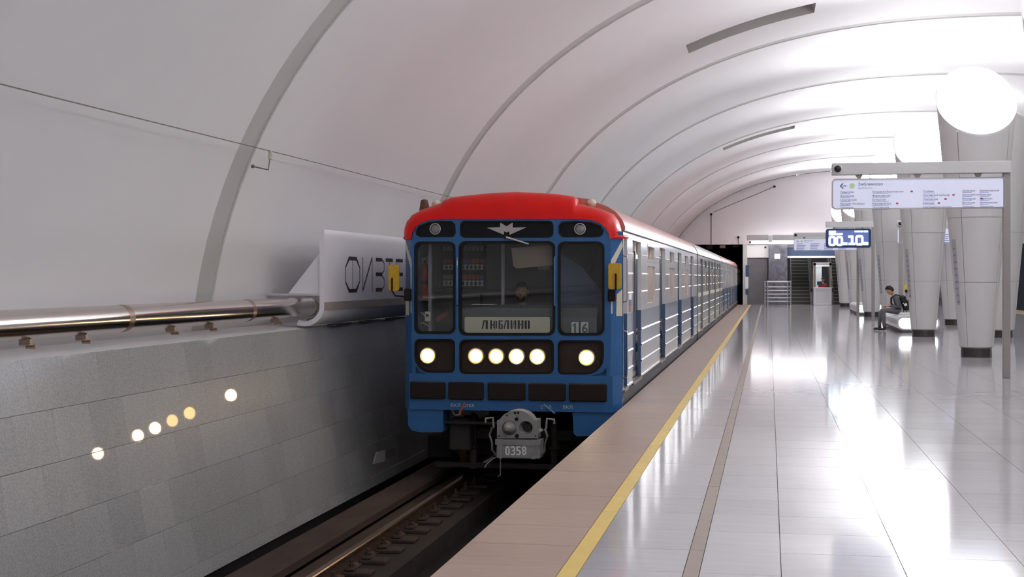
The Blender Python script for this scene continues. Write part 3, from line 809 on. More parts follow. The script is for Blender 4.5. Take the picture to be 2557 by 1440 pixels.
# cream stripes on the pillars
def ch(u, v, mirror=False):
    t = (u-1521)/32; X_ = -1.90+.13*t; Y_ = YF0+.01+.19*t; d = -X_*sT + Y_*cT
    Z_ = H + (VY-v)*d/F
    return ((2*TC-X_ if mirror else X_), Y_, Z_)
for mr in (False, True):
    for poly in ([(1551,600),(1553,616),(1527,668),(1526,783),(1521,783),(1521,652)], [(1537,735),(1552,722),(1552,789),(1536,789)]):
        vs = [ch(u, v, mr) for u, v in poly]; n_ = Vector((.19*(-1 if mr else 1), -.13, 0)).normalized()*.004
        b = B(); k = len(vs); b.add(vs + [tuple(Vector(p)+n_) for p in vs], [tuple(range(k)), tuple(range(k, 2*k))] + [(i, (i+1) % k, k+(i+1) % k, k+i) for i in range(k)])
        part('stripe', b, 'cream', lead, label='cream painted corner stripe')
for u0, u1 in ((1024.5,1111.4),(1119.7,1207.2),(1218.4,1311.4),(1319.8,1412.3),(1421,1515.6)):
    X0, Zt = fp(u0, 955.5, YF0-.04); X1, Zb = fp(u1, 999, YF0-.04)
    Zt = H-(955.5-VY)*.004925; Zb = H-(999-VY)*.004925
    part('buffer_block', B().cbox(X0, X1, YF0-.055, YF0+.0, Zb, Zt, .012), 'buffer_rubber', lead)
for s_, pts in ((0, [(1018,1018),(1107,1020),(1105,1078),(1048,1079),(1028,1074),(1019,1062)]), (1, [(1429,1030),(1548,1024),(1548,1085),(1440,1089),(1432,1082),(1431,1050)])):
    part('wheel_guard', B().prism(px(pts, YF0+.03), fy, YF0+.03, YF0+.42), 'blue_paint', lead)
# red roof cap, rolled over the front edge
Bs = [(1012,590),(1013,570),(1019,552),(1032,536),(1052,525),(1078,515),(1104,506),(1110,499),(1130,492),(1170,487),(1230,481),(1290,479),(1350,481),(1400,485),(1432,490),(1440,496),(1444,508),(1475,515),(1505,523),(1530,534),(1543,552),(1549,572),(1551,592)]
As = [(1027,594),(1030,578),(1038,565),(1050,555),(1070,548),(1095,545),(1110,544),(1112,544),(1130,544),(1170,544),(1230,544),(1290,544),(1350,544),(1400,544),(1430,544),(1434,544),(1438,544),(1460,545),(1480,548),(1498,555),(1512,567),(1520,580),(1523,594)]
rows = []
PA = [fp(u, v, YF0) for u, v in As]; PB = [fp(u, v, YF0+.30) for u, v in Bs]
PA = [(x_, z_-.01) for x_, z_ in PA]
for i in range(9):
    s_ = i/8*PI/2; k = math.sin(s_); yy = YF0-.012+.32*(1-math.cos(s_))
    rows.append([(a_[0]+(b_[0]-a_[0])*k, yy, a_[1]+(b_[1]-a_[1])*k) for a_, b_ in zip(PA, PB)])
rows.append([(p[0], YF0+.62, p[1]) for p in PB])
PC = []
for p in PB:
    k = .965; PC.append((TC+(p[0]-TC)*k, YF0+.66, 1.9+(p[1]-1.9)*.8))
rows.append(PC)
part('roof_cap', B().grid(rows), 'red_paint', lead, smooth=math.radians(50), label='glossy red roof cap over the cab')
for s_ in (1, -1):
    xg = TC + s_*1.30
    part('cap_rim', B().tube([(TC+s_*1.255, YF0+.02, 2.05), (TC+s_*1.375, YF0+.16, 2.055), (TC+s_*1.39, YF0+.60, 2.06)], .022, 8), 'red_paint', lead, smooth=SM)
x_, z_ = fp(1060, 524, YF0+.5)
part('horn', B().lathe([(.055, -.04), (.068, 0), (.052, .10), (.044, .125), (.02, .135)], (x_, YF0+.5, z_), 'z', 14), 'seat_brown', lead, smooth=SM)
for u, v in ((1090, 511), (1477, 508)):
    x_, z_ = fp(u, v, YF0+.55)
    part('roof_lamp', B().ball((x_, YF0+.55, z_), .062, (1, 1.2, 1)), 'ceramic', lead, smooth=1)
# mirrors
for mr in (0, 1):
    if mr == 0: poly = prr(1519, 1551, 657, 721, 5); yM = YF0-.12
    else: poly = prr(970, 996, 661, 726, 6); yM = YF0-.05
    P = px(poly, yM)
    mm = part('wing_mirror', B().prism(P, fy, yM, yM+.035), 'mirror_yellow', lead, label='worn yellow wing mirror')
    x0 = min(p[0] for p in P); x1 = max(p[0] for p in P); z0 = min(p[1] for p in P); z1 = max(p[1] for p in P)
    xm = x0+(x1-x0)*.6
    part('arm', B().tube([(xm, yM-.02, (z0+z1)/2+.03), (xm, yM-.025, z0-.02)] if mr == 0 else [(x0+.05, yM-.012, (z0+z1)/2), (x0+.05, yM-.012, z0), (x0+.09, yM, z0-.06), (fp(1016, 740)[0], YF0+.03, z0-.075)], .011, 7), 'rubber', mm)
    a_ = fp(1519, 722) if mr == 0 else fp(1012, 720); b_ = fp(1538, 752) if mr == 0 else fp(1027, 751)
    part('mount', B().cbox(a_[0], b_[0], YF0-.07, YF0+.06, b_[1], a_[1], .012), 'rubber', mm)
# handrails and flag stripes on the side by the cab door
for z0, z1 in ((1.25, 1.83), (.32, .90)):
    part('hand_rail', B().tube([(XR-.02, YF0+.27, z1), (XR+.05, YF0+.26, z1-.01), (XR+.055, YF0+.26, z1-.05), (XR+.055, YF0+.26, z0+.05), (XR+.05, YF0+.26, z0+.01), (XR-.02, YF0+.27, z0)], .010, 7), 'steel_light', lead, smooth=SM)
for k, m_ in enumerate(('white_print', 'breaker_blue', 'breaker_red')):
    part('flag_stripe', B().box(XR, XR+.004, YF0+1.0, YF0+1.3, 1.27-.08*k, 1.35-.08*k), m_, lead)
# painted words on the sill
wb = B()
for u, v, tx_ in ((1126,1015,'ВКЛ'),(1158,1016,'ОТКЛ'),(1350,1020,'ОТКЛ'),(1406,1020,'ВКЛ')):
    X_, Z_ = fp(u, v, YF0-.006)
    add_text(wb, tx_, .055, lambda a_, b_, X_=X_, Z_=Z_: (X_+a_, YF0-.007, Z_+b_), .115 if len(tx_) == 3 else .13)
part('painted_words', wb, 'dull_print', lead)
for pts, m_ in (([(1163, 1003), (1148, 1034)], 'breaker_red'), ([(1358, 1008), (1385, 1030)], 'blue_handle')):
    a_, b_ = fp(*pts[0]), fp(*pts[1])
    part('tap_handle', B().tube([(a_[0], YF0-.05, a_[1]), (b_[0], YF0-.04, b_[1]), (b_[0], YF0+.1, b_[1]-.02)], .012, 7), m_, lead)
# coupler
cp = lead
YC = YF0-.45
head = [(1241,1094),(1241,1050),(1250,1049)] + [(1290+46*math.cos(a), 1062+38*math.sin(a)) for a in [PI+PI*k/14 for k in range(2, 13)]] + [(1332,1048),(1343,1048),(1343,1072),(1350,1078),(1344,1084),(1343,1094)]
hx, hz = fp(1270, 1067, YC), None
c1 = fp(1272, 1068, YC); c2 = fp(1313, 1068, YC)
hl = part('coupler_head', B().plate(px(head, YC), [circle(c1[0], c1[1], .088), circle(c2[0], c2[1], .084)], fy, YC, YC+.22), 'coupler_grey', cp)
part('cone', B().lathe([(.090, YC+.2), (.088, YC+.02), (.06, YC-.06), (.038, YC-.13), (.02, YC-.15)], (c1[0], 0, c1[1]), 'y', 24), 'coupler_grey', hl, smooth=SM)
part('funnel', B().lathe([(.086, YC+.0), (.06, YC+.08), (.055, YC+.18), (.004, YC+.185)], (c2[0], 0, c2[1]), 'y', 24, caps=False), 'coupler_grey', hl, smooth=SM)
part('socket', B().box(c2[0]-.045, c2[0]+.045, YC+.10, YC+.17, c2[1]-.045, c2[1]+.045), 'black', hl)
for u, v, r_ in ((1290, 1046, .022), (1291, 1088, .024), (1286, 1030, .014), (1294, 1030, .014), (1266, 1037, .010), (1246, 1088, .008), (1337, 1088, .008)):
    x_, z_ = fp(u, v, YC)
    part('port', B().lathe([(r_, YC-.012), (r_, YC+.02)], (x_, 0, z_), 'y', 14), 'rubber', hl)
x0, z0 = fp(1240, 1143, YC); x1, z1 = fp(1349, 1099, YC)
bx_ = part('contact_box', B().cbox(x0, x1, YC-.02, YC+.25, z0, z1, .012), 'coupler_grey', cp, label='grey contact box stencilled with the car number')
part('lid', B().box(x0-.01, x1+.01, YC-.035, YC+.2, z1-.06, z1+.005), 'coupler_grey', bx_)
for u in (1251, 1332): 
    x_ = fp(u, 1120, YC)[0]; part('strap', B().box(x_-.022, x_+.022, YC-.034, YC-.015, z0, z1-.01), 'coupler_grey', bx_)
dg = {'0': [(0,.12,.3,.88), (.7,.12,1,.88), (.2,.86,.8,1), (.2,0,.8,.14)], '3': [(0,.86,.8,1), (.3,.45,.8,.57), (0,0,.8,.14), (.7,.08,1,.46), (.7,.54,1,.92)],
      '5': [(0,.86,1,1), (0,.5,.3,.86), (.2,.46,.8,.6), (.7,.1,1,.5), (0,0,.8,.14)], '8': [(0,.1,.3,.45), (.7,.1,1,.45), (0,.56,.3,.9), (.7,.56,1,.9), (.2,.86,.8,1), (.2,.44,.8,.57), (.2,0,.8,.14)]}
nb = B()
for k, ch_ in enumerate('0358'):
    xa, za = fp(1262+13.8*k, 1135.5, YC-.02); xb, zb = fp(1262+13.8*k+10.5, 1114, YC-.02)
    for (a0, b0, a1, b1) in dg[ch_]:
        nb.box(xa+(xb-xa)*a0, xa+(xb-xa)*a1, YC-.0225, YC-.019, za+(zb-za)*b0, za+(zb-za)*b1)
part('stencil_number', nb, 'white_print', bx_)
part('drawbar', B().box(TC-.11, TC+.11, YC+.2, YF0+1.2, -.58, -.36), 'under_dark', cp)
for s_ in (-1, 1):
    xx = (x0 if s_ < 0 else x1) + s_*.055
    part('guide_link', B().tube([(xx, YC, z1+.14), (xx+s_*.03, YC, z1+.05), (xx, YC, z1-.05), (xx, YC, z0+.10), (xx-s_*.04, YC+.02, z0+.03)], .014, 7), 'steel_dark', cp)
    part('horn_hook', B().tube([(xx+s_*.10, YC+.1, z1+.19), (xx+s_*.10, YC+.1, z1+.24), (xx+s_*.01, YC+.1, z1+.25), (xx, YC+.1, z1+.13)], .014, 7), 'coupler_grey', cp)
part('hose', B().tube([(x0-.02, YC+.1, z0), (x0-.06, YC+.08, z0-.02), (x0-.14, YC+.08, z0-.09), (x0-.16, YC+.08, z0-.13)], .009, 6), 'coupler_grey', cp)
part('hose', B().tube([(x0+.03, YC+.1, z0), (x0+.03, YC+.08, z0-.22), (x0+.0, YC+.08, z0-.235)], .009, 6), 'steel_dark', cp)
# running gear seen under the cab
for u in (1182, 1383):
    x_, _ = fp(u, 1100, YF0+.5)
    part('damper', B().lathe([(.05, -.88), (.055, -.82), (.05, -.8), (.05, -.62), (.075, -.61), (.075, -.58), (.045, -.57), (.045, -.2)], (x_, YF0+.5, 0), 'z', 14), 'under_dark', lead, smooth=SM)
part('cross_beam', B().box(TC-1.0, TC+1.0, YF0+.55, YF0+.7, -.50, -.38).box(TC-1.05, TC+1.05, YF0+.45, YF0+.52, -.86, -.80), 'under_dark', lead)
part('collector_shoe', B().cbox(-4.66, -4.3, YF0+1.9, YF0+2.6, -.95, -.6, .03), 'under_dark', lead)
x_, z_ = fp(1140, 1027, YF0+.1)
part('tap_ring', B().tube([(x_+.045*math.cos(a), YF0+.1, z_+.045*math.sin(a)) for a in [2*PI*k/14 for k in range(15)]], .011, 6, False), 'coupler_grey', lead)
part('air_box', B().cbox(fp(1112, 1050)[0], fp(1165, 1050)[0], YF0+.2, YF0+.5, -.62, -.22, .02), 'under_dark', lead)
part('hanger_bar', B().box(TC-.9, TC-.15, YF0+.1, YF0+.14, -.27, -.24), 'under_dark', lead)

# --- inside the cab
YB = YF0+1.42
part('cab_bulkhead', B().box(XL+.06, XR-.12, YB, YB+.05, .14, 2.2), 'cab_wall', lead)
part('cab_ceiling', B().box(XL+.06, XR-.12, YF0+.08, YB, 2.08, 2.12), 'cab_wall', lead)
part('cab_lining', B().box(XL+.05, XL+.08, YF0+.28, YB, .2, 2.1), 'cab_grey', lead)
pn = part('breaker_board', B().cbox(onY(1100, 700, YB)[0], onY(1214, 700, YB)[0], YB-.03, YB, onY(1150, 722, YB)[1], onY(1150, 610, YB)[1], .01), 'cab_panel', lead)
bmesh_ = {}
for v0, v1, cols_ in ((613, 626, ['cab_grey']), (646, 657, ['breaker_red', 'breaker_red', 'breaker_red', 'breaker_red', 'breaker_red', 'breaker_blue', 'breaker_blue', 'breaker_red']), (660, 673, ['breaker_white']), (686, 697, ['cab_grey', 'cab_grey', 'cab_grey', 'cab_grey', 'breaker_red', 'breaker_red', 'breaker_red', 'breaker_red', 'breaker_red', 'breaker_blue']), (700, 714, ['breaker_white'])):
    for k in range(10):
        u = 1106+10.4*k; m_ = cols_[k % len(cols_)]
        x0_, z0_ = onY(u, v1, YB-.03); x1_, z1_ = onY(u+8.2, v0, YB-.03)
        if m_ == 'breaker_white': part('breaker', B().box(x0_, x1_, YB-.04, YB-.028, z1_-.02, z1_).box(x0_, x1_, YB-.04, YB-.028, z0_, z0_+.018).box(x0_+.012, x1_-.012, YB-.05, YB-.028, z0_+.02, z1_-.022), m_, pn)
        else: part('breaker', B().box(x0_, x1_, YB-.045, YB-.028, z0_, z1_), m_, pn)
for u in (1074, 1256):
    x_, z_ = onY(u, 700, YF0+.9 if u > 1100 else YF0+.4); yy = YF0+.9 if u > 1100 else YF0+.4
    part('cab_post', B().cbox(x_-.022, x_+.022, yy-.02, yy+.02, .14, 2.08, .005), 'pole_lilac', lead)
x_, z_ = onY(1068, 790, YF0+.32)
hs = part('handset', B().cbox(x_-.038, x_+.038, YF0+.30, YF0+.36, z_-.065, z_+.065, .01), 'plate_cream', lead)
part('key_pad', B().box(x_-.018, x_+.018, YF0+.296, YF0+.302, z_-.0, z_+.03), 'rubber', hs)
part('cord', B().tube([(x_-.03, YF0+.33, z_-.02)] + [(x_-.09+.06*math.cos(a), YF0+.33, z_-.02+.07*math.sin(a)) for a in [PI*.35+PI*k/6 for k in range(9)]] + [(x_+.0, YF0+.33, z_-.12)], .007, 6), 'plate_cream', hs)
a_, b_ = onY(1090, 799, YF0+.5), onY(1120, 781, YF0+.5)
part('control_lever', B().tube([(a_[0], YF0+.5, a_[1]), (b_[0], YF0+.5, b_[1])], .035, 10), 'breaker_red', lead)
P = px([(1277,619),(1378,611),(1380,662),(1290,670),(1282,664)], YF0+.25)
part('sun_visor', B().prism(P, fy, YF0+.24, YF0+.255), 'visor_tan', lead)
x0_, z0_ = onY(1150, 790, YF0+.25); x1_, z1_ = onY(1384, 762, YF0+.25)
part('dashboard', B().prism([(YF0+.10, .2), (YF0+.10, z0_), (YF0+.22, z1_-.03), (YF0+.62, z1_-.0), (YF0+.66, z1_-.08), (YF0+.66, .2)], lambda p, q, t: (t, p, q), x0_-.05, x1_+.55), 'cab_grey', lead)
part('dash_paper', B().prism([(onY(1182, 770, YF0+.4)[0], YF0+.3), (onY(1236, 770, YF0+.4)[0], YF0+.3), (onY(1238, 770, YF0+.4)[0], YF0+.5), (onY(1190, 770, YF0+.4)[0], YF0+.5)], lambda p, q, t: (p, q, t), z1_, z1_+.012), 'paper', lead)
part('microphone', B().tube([(onY(1201, 700, YF0+.5)[0], YF0+.5, z1_-.02), (onY(1202, 700, YF0+.5)[0], YF0+.52, z1_+.13)], .018, 8), 'rubber', lead)
part('blue_reflection', B().prism(px([(1398,632),(1452,666),(1480,700),(1509,738),(1509,772),(1452,773),(1440,788),(1398,788)], YF0+.9), fy, YF0+.9, YF0+.93), 'reflection_blue', lead)  # plate shaped and coloured as the blue reflection on the right windscreen
x_, z_ = onY(1362, 662, YB)
part('box_shelf', B().cbox(x_-.09, x_+.09, YB-.12, YB, z_-.06, z_+.05, .01), 'visor_tan', lead)
x0_, z0_ = onY(1150, 665, YB)
# destination board and number cards behind the glass
YS = YF0+.05
ds = part('destination_board', B().prism(px(prr(1160, 1373, 791, 833, 4), YS), fy, YS, YS+.012), 'plate_cream', lead, label='cream destination board with stencilled letters')
LT = {'Л': [[(0,.0),(.2,.02),(.5,.98),(.26,1)], [(.50,.87),(.66,.87),(.66,1),(.46,1)], [(.66,0),(1,0),(1,1),(.66,1)]], 'Ю': [[(0,0),(.26,0),(.26,1),(0,1)], [(.28,.42),(.46,.42),(.46,.56),(.28,.56)], [(.48,.1),(.70,.0),(.70,1),(.48,.9)], [(.80,0),(1,.1),(1,.9),(.80,1)]],
      'Б': [[(0,0),(.36,0),(.36,1),(0,1)], [(.44,.86),(.95,.86),(.95,1),(.44,1)], [(.44,0),(.8,0),(1,.12),(1,.46),(.8,.58),(.44,.58),(.44,.46),(.66,.44),(.66,.14),(.44,.12)]],
      'И': [[(0,0),(.3,0),(.3,1),(0,1)], [(.34,.05),(.46,.05),(.68,.95),(.56,.95)], [(.72,0),(1,0),(1,1),(.72,1)]], 'Н': [[(0,0),(.34,0),(.34,1),(0,1)], [(.40,.43),(.60,.43),(.60,.57),(.40,.57)], [(.66,0),(1,0),(1,1),(.66,1)]],
      'О': [[(0,.1),(.16,0),(.40,0),(.40,1),(.16,1),(0,.9)], [(.62,0),(.84,0),(1,.1),(1,.9),(.84,1),(.62,1)]]}
db = B()
for c_, u0, u1 in (('Л',1203,1218),('Ю',1224,1241),('Б',1245,1256),('Л',1258,1271),('И',1275,1289),('Н',1293,1307),('О',1310,1323)):
    for pl in LT[c_]:
        db.prism(px([(u0+(u1-u0)*a0, 821-21.5*b0) for a0, b0 in pl], YS), fy, YS-.003, YS+.001)
part('lettering', db, 'letter_dark', ds)
for u0, u1, d_ in ((1427, 1445, '1'), (1450, 1469, '6')):
    cd = part('number_card', B().prism(px([(u0, 804), (u1, 804), (u1, 832), (u0, 832)], YS), fy, YS, YS+.004), 'white_print', lead)
    tb_ = B(); xa, za = fp(u0+ (5 if d_ == '1' else 3), 830, YS)
    if d_ == '1': tb_.prism(px([(1433.5,830.5),(1438.5,830.5),(1438.5,806.5),(1435.5,806.5),(1430,811),(1430,815.5),(1433.5,813)], YS), fy, YS-.003, YS-.001)
    else: add_text(tb_, d_, .155, lambda p, q, xa=xa, za=za: (xa+p, YS-.002, za+q), None, .004)
    part('digit', tb_, 'cab_grey', cd)
# extinguisher and driver (things of their own)
x_, z_ = onY(1057, 700, YF0+.75)
fe = thing('fire_extinguisher', (x_, YF0+.75, z_-.24), 'red fire extinguisher standing inside the cab behind the windscreen', 'extinguisher')
part('cylinder', B().lathe([(.055, z_-.24), (.068, z_-.22), (.068, z_+.12), (.055, z_+.18), (.025, z_+.21), (.022, z_+.24)], (x_, YF0+.75, 0), 'z', 18), 'extinguisher', fe, smooth=SM)
part('valve', B().cbox(x_-.02, x_+.02, YF0+.72, YF0+.78, z_+.235, z_+.29, .005).tube([(x_, YF0+.75, z_+.29), (x_+.08, YF0+.75, z_+.33)], .01, 6), 'steel_light', fe)
part('hose', B().tube([(x_+.02, YF0+.70, z_+.26), (x_+.09, YF0+.68, z_+.15), (x_+.085, YF0+.68, z_-.1)], .013, 7), 'rubber', fe)
part('strap', B().lathe([(.070, z_-.05), (.070, z_+.0)], (x_, YF0+.75, 0), 'z', 18), 'rubber', fe)
part('extinguisher_shelf', B().box(XL+.08, x_+.12, YF0+.62, YF0+.9, z_-.265, z_-.24), 'cab_grey', lead)

DY = YF0+1.0
dx, dz = onY(1303, 731, DY)
Jn = {'pelvis': ((dx, DY+.10, dz-.66), .13), 'waist': ((dx, DY+.10, dz-.50), .125), 'chest': ((dx, DY+.08, dz-.30), (.17, .12)), 'neck0': ((dx, DY+.06, dz-.17), .06), 'neck': ((dx, DY+.05, dz-.10), .052),
      'lsh': ((dx-.17, DY+.06, dz-.235), .062), 'rsh': ((dx+.17, DY+.06, dz-.235), .062), 'lel': ((dx-.23, DY-.05, dz-.48), .048), 'rel': ((dx+.23, DY-.05, dz-.48), .048),
      'lwrist': ((dx-.13, DY-.26, dz-.47), .032), 'rwrist': ((dx+.13, DY-.26, dz-.47), .032), 'lkn': ((dx-.13, DY-.30, dz-.66), .075), 'rkn': ((dx+.13, DY-.30, dz-.66), .075),
      'lft': ((dx-.13, DY-.26, dz-1.02), .05), 'rft': ((dx+.13, DY-.26, dz-1.02), .05)}
Ed = [('pelvis','waist',1),('waist','chest',1),('chest','neck0',1),('neck0','neck',0),('chest','lsh',1),('chest','rsh',1),('lsh','lel',1),('rsh','rel',1),('lel','lwrist',1),('rel','rwrist',1),('pelvis','lkn',2),('pelvis','rkn',2),('lkn','lft',2),('rkn','rft',2)]
hand(Jn, Ed, Jn['lwrist'][0], (.2, -1, -.1), (0, 0, 1), 1, 'l', 0); hand(Jn, Ed, Jn['rwrist'][0], (-.2, -1, -.1), (0, 0, 1), -1, 'r', 0)
bv = skin_body(Jn, Ed, None, 'pelvis')
hm = head_mesh((dx, DY, dz), PI, .05, .118, 0, 3, 4)
dr_ = person('person', (dx, DY+.1, dz-1.05), [bv, hm[:3]], ['skin_dark', 'shirt_blue', 'trousers_grey', 'eye_white', 'hair'], 'train driver in a blue shirt sitting behind the cab windscreen')
part('hair', hair_mesh((dx, DY, dz), hm[3], .118, spiky=.04), 'hair', dr_, smooth=1)
part('beard', B().add([tuple(Vector((dx, DY, dz)) + hm[3] @ (Vector(v)*.118)) for v in [(-.52,.55,-.30),(-.28,.86,-.36),(.28,.86,-.36),(.52,.55,-.30),(-.46,.50,-.78),(-.2,.86,-.98),(.2,.86,-.98),(.46,.50,-.78),(0,.93,-.62)]], [(0,1,5,4),(2,3,7,6),(1,8,5),(8,2,6),(8,6,5)]), 'hair', dr_)
st = thing('driver_seat', (dx, DY+.25, dz-1.05), 'dark seat behind the cab windscreen', 'seat')
part('cushion', B().cbox(dx-.24, dx+.24, DY-.1, DY+.32, dz-.86, dz-.76, .02), 'cab_panel', st)
part('backrest', B().cbox(dx-.22, dx+.22, DY+.23, DY+.29, dz-.76, dz-.30, .02), 'cab_panel', st)
part('pedestal', B().box(dx-.06, dx+.06, DY+.0, DY+.14, .14, dz-.86), 'cab_panel', st)

# ------------------------------------------------------------------ luminous cone columns
def colr(z): return .30 + .090*z
def cutz(s_): return (4.95 + .30*s_) / (1 - .090*s_)     # slanted top: low towards -Y, high towards +Y
def make_column(x, y):
    c = thing('light_column', (x, y, 0), 'white panelled cone column with a glowing slanted top on the platform', 'column', 'cone columns along the platform')
    part('base', B().lathe([(.295, -.001), (.290, .20)], (x, y, 0), 'z', 28), 'column_base', c, smooth=SM)
    n = 48
    ang = [2*PI*k/n for k in range(n+1)]
    def P(a, z, d=0): r = colr(z)+d; return (x+r*math.cos(a), y+r*math.sin(a), z)
    part('core', B().grid([[P(a, .18, -.02) for a in ang], [P(a, cutz(math.sin(a))-.03, -.02) for a in ang]]), 'column_core', c, smooth=SM)
    lv = [.20, 1.46, 2.72, None]
    g = .006
    for q in range(4):
        a0 = PI/4 + q*PI/2 + .12; aa = [a0 + g/.45 + (PI/2-2*g/.45)*k/12 for k in range(13)]
        for l in range(3):
            z0 = lv[l]+g*.6
            rows = []
            for i in range(3):
                row = []
                for a in aa:
                    z1 = (lv[l+1]-g*.6) if lv[l+1] else cutz(math.sin(a))
                    row.append(P(a, z0+(z1-z0)*i/2))
                rows.append(row)
            b = B(); b.grid(rows)
            b.grid([rows[0], [P(a, z0, -.02) for a in aa]]); b.grid([rows[-1], [P(a, p[2], -.02) for a, p in zip(aa, rows[-1])]])
            for e in (0, -1): b.grid([[r_[e] for r_ in rows], [P(aa[e], r_[e][2], -.02) for r_ in rows]])
            part('cladding_panel', b, 'column_panel', c, smooth=SM)
    rim = []
    for a in ang[:-1]:
        z = cutz(math.sin(a)); rim.append((z, a))
    rows = []
    for d, dz in ((.004, -.02), (.016, .02), (-.012, .045), (-.062, .030), (-.066, -.02)):
        rows.append([P(a, z+dz, d) if True else 0 for z, a in rim])
    part('rim', B().grid(rows, True), 'rim_white', c, smooth=SM)
    ctr = (x, y+.30, 4.95+.30)
    ring = [Vector(P(a, z-.012, -.055)) for z, a in rim]
    mid = sum(ring, Vector())/len(ring)
    b = B(); k = len(ring); b.add([tuple(p) for p in ring]+[tuple(mid)], [(i, (i+1) % k, k) for i in range(k)])
    lp = part('lamp', b, 'lamp_glow', c, label='glowing white slanted lamp face')
    # printed information strip on the side facing the track
    aa = [PI+.30+.28*k/5 for k in range(6)]
    st_ = part('info_strip', B().grid([[P(a, z, .004) for a in aa] for z in (1.02, 1.5, 2.3)]), 'sign_ink_soft' if False else 'info_grey', c)
    tb_ = B()
    for k in range(9):
        z = 1.06+.13*k
        tb_.grid([[P(a, z+dz, .006) for a in aa[1:5 if k % 3 else 6]] for dz in (0, .035)])
    part('print', tb_, 'info_ink', st_)
    return c
mat('info_grey', (.42, .42, .46), .5); mat('info_ink', (.26, .26, .34), .6)
proto = make_column(4.0, 38.2)
soft = None
for k in range(-6, 5):
    for xx in (4.0, 2*VX-4.0):
        if k == 0 and xx == 4.0: continue
        o = copy_tree(proto); o.location = (xx, 38.2+9.53*k, 0)
        if xx > 5:
            o.rotation_euler = (0, 0, PI)      # hidden far row, turned around to light the train front
            for ch in list(o.children):
                if ch.name.startswith('lamp'):
                    if soft is None: soft = ch.data.copy(); soft.materials[0] = MATS['lamp_glow_fill']
                    ch.data = soft
                if ch.name.startswith('info_strip'):
                    for g in list(ch.children): bpy.data.objects.remove(g)
                    bpy.data.objects.remove(ch)

# ------------------------------------------------------------------ benches
def make_bench(x, y, L, label):
    c = thing('light_bench', (x, y, 0), label, 'bench', 'luminous benches between the columns')
    W = .575
    pr = rrect(x-W, x+W, .085, .47, .17, 8)
    part('shell', B().plate(pr, [rrect(x-W+.045, x+W-.045, .125, .425, .135, 8)], ext, y, y+L), 'bench_shell', c, smooth=SM)
    ins = rrect(x-W+.047, x+W-.047, .127, .423, .134, 8)
    part('back_end', B().prism(ins, ext, y+L-.04, y+L-.02), 'bench_shell', c)
    part('light_end', B().prism(ins, ext, y+.015, y+.03), 'bench_glow', c, label='glowing rounded end of the bench')
    part('plinth', B().prism([(x-W+.16, .0), (x+W-.16, .0), (x+W-.10, .09), (x-W+.10, .09)], ext, y+.02, y+L-.1), 'bench_base', c)
    return c
make_bench(4.10, 40.5, 4.6, 'white luminous bench behind a column with a man sitting on it')
make_bench(4.10, 59.3, 4.6, 'white luminous bench with glowing end, empty, far along the platform')

